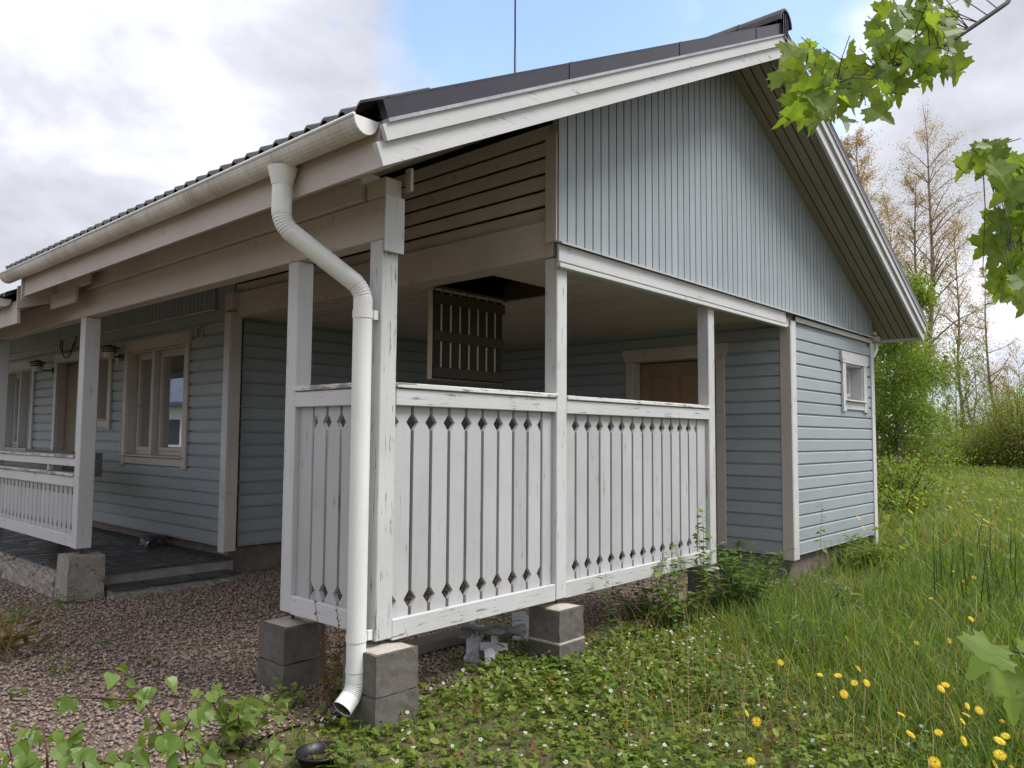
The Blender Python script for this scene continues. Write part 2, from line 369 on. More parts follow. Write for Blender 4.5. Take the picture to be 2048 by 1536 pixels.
def stones(n, xr, yr, smin, smax, accept):
    x = rng.uniform(*xr, n); y = rng.uniform(*yr, n); k = accept(x, y); x = x[k]; y = y[k]; n = len(x)
    s = rng.uniform(smin, smax, n) * rng.uniform(0.7, 1.3, n)
    dims = np.stack([s * rng.uniform(0.8, 1.35, n), s * rng.uniform(0.6, 1.0, n), s * rng.uniform(0.4, 0.75, n)], 1)
    a = rng.uniform(0, 6.283, n); tl = rng.normal(0, 0.35, n)
    v = IV[None] * dims[:, None] * (1 + rng.normal(0, 0.13, (n, 12, 1)))
    ct, st_ = np.cos(tl)[:, None], np.sin(tl)[:, None]
    vx = v[..., 0] * ct - v[..., 2] * st_; vz = v[..., 0] * st_ + v[..., 2] * ct; vy = v[..., 1]
    ca, sa = np.cos(a)[:, None], np.sin(a)[:, None]
    P_ = np.stack([vx * ca - vy * sa + x[:, None], vx * sa + vy * ca + y[:, None], vz + 0.013 + dims[:, 2:3] * rng.uniform(0.1, 0.9, (n, 1))], -1)
    pal = np.array([(0.145, 0.095, 0.075), (0.185, 0.135, 0.105), (0.115, 0.095, 0.083), (0.22, 0.17, 0.135), (0.09, 0.072, 0.064), (0.17, 0.145, 0.125), (0.25, 0.215, 0.18)])
    cl = pal[rng.choice(7, n, p=[.2, .22, .16, .14, .12, .1, .06])] * rng.uniform(1.15, 1.75, (n, 1)) * np.array([1.20, 1.10, 1.02])
    return P_.reshape(-1, 3), (IF[None] + (np.arange(n) * 12)[:, None, None]).reshape(-1, 3), np.repeat(cl, 12, 0)
sv, sf, sc_ = stones(100000, (-3.2, 5.2), (-0.5, 5.4), 0.0055, 0.0135, lambda x, y: inpoly(x + rng.normal(0, .07, len(x)), y + rng.normal(0, .09, len(x)), pts) & ~((x > 1.5) & (y > 4.36)) & ~((x > -0.05) & (y > 4.3)) & (rng.random(len(x)) < np.where(x < 1.9, 1.0, 0.5)))
gr = mk('gravel', sv, sf, 'gravel', None, True, sc_); gr['kind'] = 'stuff'; gr['label'] = 'reddish brown and grey gravel under and beside the porch'

# ================================================================== HOUSE
house = thing('house', 'light blue wooden house with white trim, dark tiled roof and open corner porch', 'house', (0, 0, 0))
def siding(wall, axis, plane, sign, a0, a1, z0, rows, mat, openings=(), pitch=0.131, first_clip=None):
    """horizontal weatherboards; axis = the direction they run (0 x / 1 y), plane = wall face, sign = outward"""
    prof = [(0.0, 0.002), (0.0, 0.026), (0.101, 0.026), (0.113, 0.015), (0.116, 0.004), (pitch + 0.002, 0.004), (pitch + 0.002, 0.002)]
    cache = {}
    def put(s0, s1, z, clip=None):
        if s1 - s0 < 0.02: return
        key = (round(s1 - s0, 4), clip)
        if key in cache: me = cache[key]
        else:
            pr = prof if clip is None else [(clip[0], 0.004), (clip[0], 0.0235), (clip[1], 0.0235), (clip[1], 0.004)]
            if axis == 0: v, f = prismvf([(sign * o, zz) for zz, o in pr], 0, 0, s1 - s0)
            else: v, f = prismvf([(sign * o, zz) for zz, o in pr], 1, 0, s1 - s0)
            me = None
        o = mk('board', v, f, mat, wall) if me is None else link(bpy.data.objects.new('board', me), wall)
        if me is None: fixn(o); cache[key] = o.data
        o.location = (s0, plane, z) if axis == 0 else (plane, s0, z)
    for r in range(rows):
        z = z0 + r * pitch
        segs = [(a0, a1)]; 
        for (b0, b1, c0, c1) in openings:
            if c1 <= z + 0.002 or c0 >= z + pitch - 0.002: continue
            new = []
            for (s0, s1) in segs:
                if b1 <= s0 or b0 >= s1: new.append((s0, s1)); continue
                if b0 > s0: new.append((s0, b0))
                if b1 < s1: new.append((b1, s1))
            segs = new
            if c0 > z + 0.01: put(b0, b1, z, (0.0, round(c0 - z, 4)))
            if c1 < z + pitch - 0.01: put(b0, b1, z, (round(c1 - z, 4), pitch))
        for s0, s1 in segs: put(s0, s1, z)
def wallmesh(name, mat, axis, plane, sign, a0, a1, z0, z1, openings=(), thick=0.14):
    mb = MB(); A = sorted({a0, a1, *[q for o in openings for q in o[:2]]}); Z = sorted({z0, z1, *[q for o in openings for q in o[2:]]})
    for i in range(len(A) - 1):
        for j in range(len(Z) - 1):
            ca, cz = (A[i] + A[i + 1]) / 2, (Z[j] + Z[j + 1]) / 2
            if any(o[0] < ca < o[1] and o[2] < cz < o[3] for o in openings): continue
            p0, p1 = sorted((plane, plane - sign * thick))
            if axis == 0: mb.box(A[i], A[i + 1], p0, p1, Z[j], Z[j + 1])
            else: mb.box(p0, p1, A[i], A[i + 1], Z[j], Z[j + 1])
    o = mb.build(name, mat, house); bm = bmesh.new(); bm.from_mesh(o.data); bmesh.ops.remove_doubles(bm, verts=bm.verts, dist=1e-5); bm.to_mesh(o.data); bm.free(); return o
XW = 1.50; YE = 4.36; XS = 5.30; XB = 7.86; PZ = 0.262
# front wall of the dwelling (faces -x)
op_front = [(5.36, 6.93, 1.19, 2.46), (7.54, 7.99, 1.64, 2.46), (8.62, 9.50, 0.32, 2.47), (10.62, 12.12, 1.20, 2.46)]
wf = ksub(wallmesh('wall', 'blue_y', 1, XW, -1, YE, Y_END, 0.30, 3.55, op_front), 'blue board wall of the dwelling behind the terrace')
siding(wf, 1, XW, -1, YE + 0.09, Y_END, 0.305, 19, 'blue_y', [(a - 0.03, b_ + 0.03, c - 0.03, d + 0.03) for a, b_, c, d in op_front])
# end wall of the dwelling (faces the porch)
we = ksub(wallmesh('wall', 'blue_x', 0, YE, -1, XW + 0.002, XS, 0.30, 3.0), 'blue board end wall in the shade of the porch')
siding(we, 0, YE, -1, XW + 0.10, XS - 0.024, 0.305, 18, 'blue_x')
# storage wall (faces the porch) with its door
op_door = [(0.82, 1.89, 0.30, 2.32)]
ws = ksub(wallmesh('wall', 'blue_y', 1, XS, -1, 0.03, YE, PZ, 2.9, op_door), 'blue board wall of the storage room beside the porch')
siding(ws, 1, XS, -1, 0.11, YE - 0.024, PZ, 19, 'blue_y', [(0.76, 1.95, 0.2, 2.38)])
# storage gable wall with the small window
op_small = [(6.86, 7.50, 1.90, 2.33)]
wg = ksub(wallmesh('wall', 'blue_x', 0, 0.028, -1, XS + 0.02, XB, PZ, 2.68, op_small), 'blue board gable wall of the storage room with small window')
siding(wg, 0, 0.028, -1, XS + 0.10, XB - 0.03, PZ, 18, 'blue_x', [(6.83, 7.53, 1.87, 2.36)])
for (wl, axis, plane, a0, a1, z) in ((ws, 1, XS, 0.11, YE, PZ), (wg, 0, 0.028, XS + 0.10, XB - 0.03, PZ), (we, 0, YE, XW + 0.1, XS - 0.03, 0.305), (wf, 1, XW, YE + 0.09, Y_END, 0.305)):
    if axis == 1: box('drip_strip', 'flashing', wl, plane - 0.036, plane - 0.001, a0, a1, z - 0.016, z - 0.003, 0.002)
    else: box('drip_strip', 'flashing', wl, a0, a1, plane - 0.036, plane - 0.001, z - 0.016, z - 0.003, 0.002)
# rear and far walls, floor and inner ceiling close the volume
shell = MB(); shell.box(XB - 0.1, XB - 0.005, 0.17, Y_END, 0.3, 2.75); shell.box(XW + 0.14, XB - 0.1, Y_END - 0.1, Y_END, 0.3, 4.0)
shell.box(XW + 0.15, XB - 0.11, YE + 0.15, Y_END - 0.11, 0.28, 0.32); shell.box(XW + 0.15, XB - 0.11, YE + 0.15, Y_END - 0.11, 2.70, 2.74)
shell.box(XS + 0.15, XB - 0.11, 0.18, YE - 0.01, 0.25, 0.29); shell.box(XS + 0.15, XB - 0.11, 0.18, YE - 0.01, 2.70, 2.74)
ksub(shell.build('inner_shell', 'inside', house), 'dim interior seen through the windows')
rw = box('wall', 'blue_y', house, XB - 0.004, XB + 0.02, 0.03, Y_END, 0.26, 2.75, 0); ksub(rw, 'blue rear wall')
# foundations
fo = MB(); fo.box(XS + 0.03, XB - 0.03, 0.06, 4.3, -0.2, PZ - 0.017); fo.box(XW + 0.04, XS + 0.03, YE + 0.04, YE + 0.25, -0.2, 0.285); fo.box(XW + 0.035, XW + 0.25, YE + 0.25, Y_END, -0.2, 0.285)
ksub(fo.build('foundation', 'concrete', house), 'brown grey concrete foundation')

# ---- posts
def post(x0, y0, z0, z1, sx=0.107, sy=0.107, mat='white_z', name='post'):
    return box(name, mat, house, x0, x0 + sx, y0, y0 + sy, z0, z1, 0.005)
post(0, 0, 0.40, 2.47, mat='worn_z'); post(0, 0.79, 0.42, 2.47)
post(1.452, -0.004, 0.392, 2.63, mat='worn_z'); post(3.535, 0, 0.37, 2.58, mat='worn_z')
post(0, 4.16, 0.44, 2.47, 0.13, 0.115); post(0, 6.80, 0.44, 2.47, 0.13, 0.115)
# corner boxes
def cornerbox(x, y, sx, sy, z0, z1, mat):
    return box('corner_board', mat, house, x, x + sx, y, y + sy, z0, z1, 0.004)
cornerbox(XS - 0.035, -0.012, 0.020, 0.118, 0.205, 2.60, 'cream_z'); cornerbox(XS - 0.012, -0.013, 0.118, 0.022, 0.205, 2.655, 'white_z')
cornerbox(XB - 0.045, -0.012, 0.115, 0.024, 0.09, 2.66, 'white_z'); cornerbox(XB + 0.046, 0.014, 0.022, 0.11, 0.09, 2.66, 'white_z')
cornerbox(1.40, 4.21, 0.115, 0.15, 0.262, 2.70, 'cream_z'); cornerbox(1.375, 4.21, 0.025, 0.11, 0.255, 2.69, 'white_z')
cornerbox(1.395, 4.20, 0.12, 0.16, 2.72, 2.90, 'cream_z')
# ---- railings
def slatmesh(width, z0, z1, notches, th, tri=False, gap=0.018):
    h = (0.036 if tri else 0.042); d = (0.024 if tri else 0.032); pr = [(0, z0)]
    for zc in sorted(notches):
        pr += [(0, zc - h), (d, zc if not tri else zc - h + 0.004), (0, zc + h)]
    pr += [(0, z1), (width, z1)]
    for zc in sorted(notches, reverse=True):
        pr += [(width, zc + h), (width - d, zc if not tri else zc - h + 0.004), (width, zc - h)]
    pr += [(width, z0)]
    return pr
def railing(axis, plane, a0, a1, n, first, pitch, z0, z1, label, last_w=None, worn=True, tri=False, zs=None, inner=1):
    suf = 'xy'[axis]
    def bx(nm, mat, s0, s1, p0, p1, c0, c1, par=None):
        if axis == 0: return box(nm, mat, par or house, s0, s1, p0, p1, c0, c1, 0.004)
        return box(nm, mat, par or house, p0, p1, s0, s1, c0, c1, 0.004)
    base = bx('railing', ('worn_' if worn else 'white_') + suf, a0, a1, plane + 0.002, plane + 0.034, z0, z0 + 0.106)
    base['label'] = label
    zt = z1 - 0.028
    bx('rail', ('worn_' if worn else 'white_') + suf, a0, a1, plane - 0.003, plane + 0.032, zt - 0.093, zt - 0.004, base)
    bx('rail', 'white_' + suf, a0, a1, plane + 0.062, plane + 0.10, z0, z0 + 0.10, base)
    bx('rail', 'white_' + suf, a0, a1, plane + 0.062, plane + 0.10, zt - 0.093, zt - 0.004, base)
    bx('rail_cap', 'railcap' if axis == 0 else 'railcap_y', a0, a1, plane - 0.016, plane + 0.118, zt, z1, base)
    zs = zs or (0.575, 1.515); pr = slatmesh(pitch - (0.023 if not tri else 0.010), z0 + 0.03, zt - 0.02, zs, 0.026, tri)
    v, f = prismvf(pr, 1 if axis == 0 else 0, 0, 0.024)
    first_o = None
    for k in range(n):
        s = first + k * pitch
        if s + pitch > a1 + 0.01: 
            continue
        loc = (s, plane + 0.036, 0) if axis == 0 else (plane + 0.036, s, 0)
        if first_o is None:
            first_o = fixn(mk('slat', v, f, 'slat', base)); first_o.location = loc
        else: copy(first_o, loc, base)
    e0 = first + n * pitch
    if a1 - e0 > 0.015: bx('slat', 'slat', e0, a1, plane + 0.036, plane + 0.060, z0 + 0.03, zt - 0.02, base)
    return base
railing(0, 0.0, 0.108, 1.451, 9, 0.127, 0.1365, 0.386, 1.722, 'weathered white slatted railing beside the corner post')
railing(0, 0.0, 1.560, 3.534, 13, 1.578, 0.1395, 0.386, 1.716, 'weathered white slatted railing of the wider bay')
railing(1, 0.0, 0.108, 0.789, 4, 0.126, 0.1335, 0.415, 1.724, 'short white slatted railing behind the downpipe', worn=False)
lr = railing(1, 0.0, 4.276, 6.799, 21, 4.285, 0.1185, 0.445, 1.09, 'white slatted railing of the terrace', worn=False, tri=True, zs=(0.62, 0.93))
box('rail', 'white_y', lr, 0.0, 0.034, 4.276, 6.799, 1.15, 1.222, 0.004); box('rail_cap', 'railcap_y', lr, -0.016, 0.118, 4.276, 6.799, 1.224, 1.250, 0.004)
box('rail_stud', 'white_z', lr, 0.036, 0.076, 5.05, 5.10, 1.092, 1.222, 0.003)

# ---- beams over the porch
bm1 = box('beam', 'cream_y', house, 0.0, 0.11, -0.02, 6.9, 2.472, 2.695, 0.005)
bm2 = box('beam', 'cream_y', house, -0.03, 0.105, 0.16, 4.10, 2.699, 2.86, 0.004)
box('beam_block', 'white_z', house, -0.012, 0.118, -0.034, -0.023, 2.40, 2.70, 0.003)
box('beam_block', 'cream_y', house, 0.0, 0.11, -0.015, 0.145, 2.699, 2.80, 0.004)
box('bracket', 'cream_z', house, 0.122, 0.145, -0.07, -0.025, 2.74, 2.865, 0.003)
box('beam', 'cream_y', house, XW - 0.04, XW + 0.06, 0.112, YE - 0.01, 2.645, 2.90, 0.004)
lou = box('louvre', 'cream_y', house, XW + 0.012, XW + 0.055, 0.112, YE + 0.3, 2.905, 3.008, 0.003); lou['label'] = 'louvred boards above the inner porch beam'
for k in range(5):
    z = 3.030 + k * 0.115
    box('board', 'cream_y', lou, XW + 0.012, XW + 0.034, 0.05, YE + 0.25, z, z + 0.094 if k < 4 else 3.585, 0.003)
for k in range(4): box('stud', 'darkwood_z', lou, XW + 0.036, XW + 0.085, 0.9 + k * 1.0, 0.95 + k * 1.0, 2.95, 3.5, 0.002)
box('post', 'cream_z', house, XW - 0.045, XW + 0.03, 0.035, 0.108, 2.64, 3.52, 0.003)
box('attic_lining', 'darkwood_y', house, XW + 0.25, XW + 0.27, 0.2, YE, 2.75, 3.55, 0)
fixn(mk('attic_lining', *prismvf([(XW + 0.3, 2.75), (XB, 2.75), (XB, zb(XB) + 0.08), (XR, zb(XR) + 0.08), (XW + 0.3, zb(XW + 0.3) + 0.08)], 1, YE + 0.02, YE + 0.05), 'darkwood_x', house))
# upper vertical boards on the dwelling wall
uw = box('upper_wall', 'blue_z', house, XW - 0.012, XW - 0.002, YE + 0.36, Y_END, 2.80, 3.50, 0); uw['label'] = 'upper band of narrow upright blue boards'
first = None
for k in range(80):
    y = YE + 0.37 + k * 0.098
    if first is None: first = box('board', 'blue_z', uw, 0, 0.014, 0, 0.086, 2.80, 3.50, 0.003); first.location = (XW - 0.028, y, 0)
    else: copy(first, (XW - 0.028, y, 0), uw)
box('flashing_strip', 'cream_y', uw, XW - 0.05, XW - 0.002, YE + 0.36, Y_END, 2.772, 2.792, 0.003)
# ---- porch ceiling with hatch opening
cl = MB()
HX0, HX1, HY0, HY1 = 1.79, 2.70, 0.86, 1.625
cl.box(XW + 0.07, HX0, 0.14, YE - 0.01, 2.694, 2.71); cl.box(HX1, XS - 0.01, 0.14, YE - 0.01, 2.694, 2.71)
cl.box(HX0, HX1, 0.14, HY0, 2.694, 2.71); cl.box(HX0, HX1, HY1, YE - 0.01, 2.694, 2.71)
ceil = cl.build('porch_ceiling', 'darkwood_y', house); ceil['label'] = 'narrow boarded porch ceiling with an open hatch'
x = XW + 0.065; cache = {}
while x < XS - 0.03:
    wdt = min(0.081, XS - 0.02 - x)
    inh = x + wdt > HX0 and x < HX1
    for (s0, s1) in ([(0.13, HY0), (HY1, YE - 0.03)] if inh else [(0.13, YE - 0.03)]):
        key = (round(wdt, 3), round(s1 - s0, 3))
        if key in cache: copy(cache[key], (x, s0, 0), ceil)
        else:
            o = box('board', 'cream_y', ceil, 0, wdt, 0, s1 - s0, 2.668, 2.692, 0.006); o.location = (x, s0, 0); cache[key] = o
    x += 0.0955
hb = MB(); hb.box(HX0 - 0.02, HX0 - 0.001, HY0, HY1, 2.713, 2.85); hb.box(HX1 + 0.001, HX1 + 0.02, HY0, HY1, 2.713, 2.85)
hb.box(HX0 - 0.02, HX1 + 0.02, HY0 - 0.02, HY0 - 0.001, 2.713, 2.85); hb.build('hatch_frame', 'darkwood_x', ceil)
# hatch leaf hanging from its hinge edge
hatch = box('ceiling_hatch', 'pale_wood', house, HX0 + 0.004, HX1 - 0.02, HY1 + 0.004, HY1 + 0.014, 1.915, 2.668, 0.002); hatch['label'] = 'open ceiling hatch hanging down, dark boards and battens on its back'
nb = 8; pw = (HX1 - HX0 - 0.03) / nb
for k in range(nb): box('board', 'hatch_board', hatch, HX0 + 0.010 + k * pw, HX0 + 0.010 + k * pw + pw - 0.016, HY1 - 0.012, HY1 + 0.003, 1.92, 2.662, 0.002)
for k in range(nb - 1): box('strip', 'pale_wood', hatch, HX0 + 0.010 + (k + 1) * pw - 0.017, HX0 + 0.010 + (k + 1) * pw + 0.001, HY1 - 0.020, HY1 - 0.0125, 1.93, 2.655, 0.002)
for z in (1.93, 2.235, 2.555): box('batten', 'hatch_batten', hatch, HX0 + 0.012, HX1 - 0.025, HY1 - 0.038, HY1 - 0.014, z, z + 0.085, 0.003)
box('edge_strip', 'pale_wood', hatch, HX0 - 0.012, HX0 + 0.003, HY1 - 0.03, HY1 + 0.016, 1.91, 2.666, 0.002)
# ---- skirt beam under the gable
sk = box('skirt_beam', 'white_x', house, 1.438, 5.125, -0.030, -0.008, 2.60, 2.715, 0.004)
box('lip', 'white_x', sk, 1.430, 5.112, -0.046, -0.006, 2.556, 2.586, 0.004)
box('beam', 'white_x', house, 1.57, 5.26, 0.0, 0.10, 2.585, 2.668, 0.004)
fl_ = MB(); fl_.prism([(-0.062, 2.722), (-0.060, 2.712), (-0.012, 2.728), (0.02, 2.750), (0.02, 2.758)], 0, 1.43, XB + 0.03)
fixn(ksub(fl_.build('flashing_strip', 'worn_x', house), 'chipped white drip moulding under the gable boards'))
box('beam', 'white_x', house, 5.42, XB, -0.012, 0.0, 2.655, 2.708, 0.002)
# ---- gable: narrow upright boards
def gable_top(x): return zb(x) + 0.05
gp = [(1.445, 2.735), (XB + 0.03, 2.735), (XB + 0.03, gable_top(XB + 0.03)), (XR, gable_top(XR)), (1.445, gable_top(1.445))]
v, f = prismvf(gp, 1, 0.004, 0.03); gab = fixn(mk('gable_wall', v, f, 'blue_z', house)); gab['label'] = 'blue gable of narrow upright boards'
x = 1.455
while x < XB:
    w2 = min(0.0845, XB + 0.025 - x); x1 = x + w2
    tp = [(x, 2.735), (x1, 2.735), (x1, gable_top(x1))] + ([(XR, gable_top(XR))] if x < XR < x1 else []) + [(x, gable_top(x))]
    v, f = prismvf(tp, 1, -0.014, 0.004); fixn(mk('board', v, f, 'blue_z', gab)); x += 0.0975
box('corner_board', 'cream_z', gab, 1.436, 1.450, -0.006, 0.09, 2.735, 3.48, 0.003)

# ================================================================== ROOF
def slope_prism(d0, d1, y0, y1, left=True, xa=None, xb=None):
    """strip between vertical offsets d0..d1 over the barge line"""
    if left: xa = XL if xa is None else xa; xb = XR if xb is None else xb; poly = [(xa, zb(xa) + d0), (xb, zb(xb) + d0), (xb, zb(xb) + d1), (xa - (d1 - d0) * 0.35 if xa == XL else xa, zb(xa) + d1 - ((d1 - d0) * 0.35 * SL if xa == XL else 0))]
    else: xa = XR if xa is None else xa; xb = XE if xb is None else xb; poly = [(xa, zb(xa) + d0), (xb, zb(xb) + d0), (xb, zb(xb) + d1), (xa, zb(xa) + d1)]
    return prismvf(poly, 1, y0, y1)
roof = MB()
roof.add(*slope_prism(0.10, 0.215, OV + 0.03, Y_ROOF - 0.02, True, XL + 0.03)); roof.add(*slope_prism(0.10, 0.215, OV + 0.03, Y_ROOF - 0.02, False))
lo = 0.22
roof.add(*slope_prism(0.10 - lo, 0.215 - lo, Y_ROOF + 0.02, Y_END + 0.4, True, XL + 0.03)); roof.add(*slope_prism(0.10 - lo, 0.215 - lo, Y_ROOF + 0.02, Y_END + 0.4, False))
roof = fixn(roof.build('roof', 'soffit_y', house)); roof['label'] = 'dark tiled gable roof with white barge boards'
for d0, d1, y0, y1, mt, nm in ((0.0, 0.118, OV, OV + 0.028, 'white_x', 'barge_board'), (0.108, 0.190, OV - 0.026, OV - 0.002, 'white_x', 'barge_board'), (0.190, 0.208, OV - 0.040, OV + 0.01, 'flashing', 'flashing_strip'), (0.208, 0.302, OV - 0.030, OV + 0.012, 'verge', 'verge_trim')):
    fixn(mk(nm, *slope_prism(d0, d1, y0, y1, True), mt, roof)); fixn(mk(nm, *slope_prism(d0, d1, y0, y1, False), mt, roof))
fixn(mk('verge_trim', *slope_prism(0.298, 0.308, OV - 0.032, OV + 0.13, True), 'verge', roof)); fixn(mk('verge_trim', *slope_prism(0.298, 0.308, OV - 0.032, OV + 0.13, False), 'verge', roof))
for k in range(3):        # lapped joints of the verge trim
    xa = 0.9 + k * 1.25; fixn(mk('verge_lap', *slope_prism(0.206, 0.310, OV - 0.034, OV - 0.028, True, xa, xa + 0.03), 'verge', roof))
# soffit boards, right slope and left slope
for left in (True, False):
    for k in range(5):
        y0 = OV + 0.034 + k * 0.0925
        fixn(mk('soffit_board', *slope_prism(0.045, 0.066, y0, y0 + 0.079, left, (XL + 0.03) if left else None, None if left else XE - 0.03), 'soffit_x', roof))
    fixn(mk('soffit_backing', *slope_prism(0.070, 0.078, OV + 0.03, -0.015, left, (XL + 0.03) if left else None, None if left else XE - 0.03), 'darkwood_x', roof))
# lining boards under the porch part of the roof run along the eave
k = 0; xx = XL + 0.04
while xx < XW:
    fixn(mk('soffit_board', *slope_prism(0.062, 0.082, -0.047, 4.58, True, xx, xx + 0.092), 'cream_y', roof)); xx += 0.098
# eave fascia and end boards
fixn(mk('fascia', *prismvf([(XL, ZB), (XL + 0.024, ZB + 0.006), (XL + 0.024, ZB + 0.215), (XL, ZB + 0.21)], 1, OV + 0.03, 4.47), 'cream_y', roof))
fixn(mk('soffit_board', *prismvf([(XL + 0.025, ZB + 0.012), (-0.035, ZB + 0.185), (-0.035, ZB + 0.20), (XL + 0.025, ZB + 0.027)], 1, OV + 0.14, 4.50), 'cream_y', roof))
fixn(mk('fascia', *prismvf([(XE - 0.024, zb(XE) + 0.02), (XE, zb(XE) + 0.02), (XE, zb(XE) + 0.2), (XE - 0.024, zb(XE) + 0.2)], 1, OV + 0.03, Y_ROOF), 'white_y', roof))
for y0, y1, d0, d1 in ((4.475, 4.50, -0.03, 0.20), (4.58, 4.605, -0.10, 0.10)):
    fixn(mk('end_board', *prismvf([(XL - 0.02, zb(XL) + d0), (-0.03, zb(-0.03) + d0 - 0.06), (-0.03, zb(-0.03) + d1), (XL - 0.02, zb(XL) + d1)], 1, y0, y1), 'cream_x', roof))
box('end_board', 'cream_y', roof, -0.16, -0.135, 3.95, 4.58, 2.56, 2.69, 0.003); box('end_board', 'cream_y', roof, -0.145, -0.12, 3.70, 4.58, 2.69, 2.80, 0.003)
fixn(mk('fascia', *prismvf([(XL, ZB - lo), (XL + 0.024, ZB - lo), (XL + 0.024, ZB + 0.2 - lo), (XL, ZB + 0.2 - lo)], 1, Y_ROOF + 0.02, Y_END + 0.4), 'cream_y', roof))
# tiles: wave profile along y, courses up the slope
def tilemesh(L_=0.40):
    ys = np.linspace(0, 0.1375, 9); z = 0.026 * np.maximum(np.cos(ys / 0.1375 * 2 * math.pi), -0.6) + 0.012
    v = []; 
    for (xo, dz) in ((0, 0.0), (0, 0.014), (L_, 0.014), (L_, 0.0)):
        for yy, zz in zip(ys, z): v.append((xo, yy, zz + dz + (xo * SL)))
    n = 9; f = [(r * n + i, r * n + i + 1, (r + 1) * n + i + 1, (r + 1) * n + i) for r in range(3) for i in range(n - 1)]
    f += [(0, n, 2 * n, 3 * n), (n - 1, 4 * n - 1, 3 * n - 1, 2 * n - 1)]
    return v, f
tv, tf = tilemesh(); ft = None
for r in range(2):
    for k in range(37):
        x0 = -0.515 + r * 0.36; loc = (x0, OV + 0.02 + k * 0.1375, zb(x0) + 0.272 - (0.018 if r else 0))
        if ft is None: ft = fixn(mk('tile', tv, tf, 'roof_tile', roof, True)); ft.location = loc
        else: copy(ft, loc, roof)
big = MB()
def sheet(x0, x1, y0, y1, left, dz):
    ys = np.arange(y0, y1, 0.1375 / 6); prev = None; vv = []; ff = []
    for xx in (x0, x1):
        for yy in ys: vv.append((xx, yy, zb(xx) + dz + 0.026 * max(math.cos((yy - OV - 0.02) / 0.1375 * 2 * math.pi), -0.6)))
    n = len(ys); ff = [(i, i + 1, n + i + 1, n + i) for i in range(n - 1)]; big.add(vv, ff)
for r in range(2, 13):
    x0 = -0.515 + r * 0.36; sheet(x0, min(x0 + 0.40, XR), OV + 0.02, Y_ROOF, True, 0.272)
for r in range(13): sheet(XR + r * 0.345, XR + r * 0.345 + 0.38, OV + 0.02, Y_ROOF, False, 0.27 - 0.0006 * r)
for r in range(13): sheet(-0.5 + r * 0.36, min(-0.1 + r * 0.36, XR), Y_ROOF, Y_END + 0.4, True, 0.29 - lo)
sheet(XR, XE + 0.1, Y_ROOF, Y_END + 0.4, False, 0.29 - lo)
o = big.build('tiles', 'roof_tile', roof, True); o['kind'] = 'stuff'; o['label'] = 'remaining dark roof tiles'
# ridge caps
rc = []
for i in range(9):
    a = math.pi * i / 8; rc.append((XR + 0.125 * math.cos(a), ZR + 0.285 + 0.135 * math.sin(a)))
for i in range(8, -1, -1):
    a = math.pi * i / 8; rc.append((XR + 0.108 * math.cos(a), ZR + 0.283 + 0.118 * math.sin(a)))
fr_ = None
for k in range(12):
    if fr_ is None: fr_ = fixn(mk('ridge_cap', *prismvf(rc, 1, 0, 0.40), 'roof_tile', roof, False)); fr_.location = (0, OV - 0.06, 0)
    else: copy(fr_, (0, OV - 0.06 + k * 0.41, 0.004 * (k % 2)), roof)
eg = MB(); eg.prism([(XR - 0.10, ZR + 0.25), (XR + 0.10, ZR + 0.25), (XR + 0.075, ZR + 0.35), (XR, ZR + 0.395), (XR - 0.075, ZR + 0.35)], 1, OV + 0.0, OV + 0.02)
eg.box(XR - 0.045, XR - 0.030, OV - 0.05, OV, ZR + 0.19, ZR + 0.38); eg.box(XR + 0.0, XR + 0.015, OV - 0.05, OV, ZR + 0.19, ZR + 0.39); eg.box(XR + 0.045, XR + 0.060, OV - 0.05, OV, ZR + 0.16, ZR + 0.36)
fixn(ksub(eg.build('ridge_end', 'verge', roof), 'ribbed dark end piece of the ridge'))

# ---- gutters
def gutter(name, xc, zc, y0, y1, rad, label, dirty=True):
    n = 12; prof = []
    for i in range(n + 1):
        a = math.pi + math.pi * i / n; prof.append((xc + rad * math.cos(a), zc + rad * 1.12 * math.sin(a)))
    inner = [(xc + (rad - 0.004) * math.cos(math.pi + math.pi * i / n), zc + (rad - 0.004) * 1.12 * math.sin(math.pi + math.pi * i / n)) for i in range(n, -1, -1)]
    gt = fixn(mk(name, *prismvf(prof + inner, 1, y0, y1), 'gutter_white', house, False)); gt['label'] = label
    fixn(mk('end_cap', *prismvf(prof, 1, y0 - 0.012, y0 - 0.001), 'pipe_white', gt)); fixn(mk('end_cap', *prismvf(prof, 1, y1 + 0.001, y1 + 0.006), 'pipe_white', gt))
    mb = MB(); mb.tube([(xc - rad, y0 - 0.01, zc), (xc - rad, y1, zc)], 0.009, 8); mb.build('bead', 'pipe_white', gt, True)
    for k in range(int((y1 - y0) / 0.7)):
        yy = y0 + 0.35 + k * 0.7; q = MB()
        q.box(xc - rad + 0.01, xc + rad + 0.02, yy, yy + 0.02, zc - 0.004, zc + 0.002); q.build('bracket', 'pipe_white', gt)
    return gt
g1 = gutter('gutter', -0.470, 2.838, -0.455, 4.70, 0.066, 'white half round eave gutter with grimy streaks')
gutter('gutter', -0.470, 2.64, 4.80, Y_END, 0.062, 'lower white gutter of the neighbouring roof part')
gutter('gutter', XE + 0.07, zb(XE) + 0.115, -0.46, Y_ROOF, 0.062, 'white gutter of the far eave')
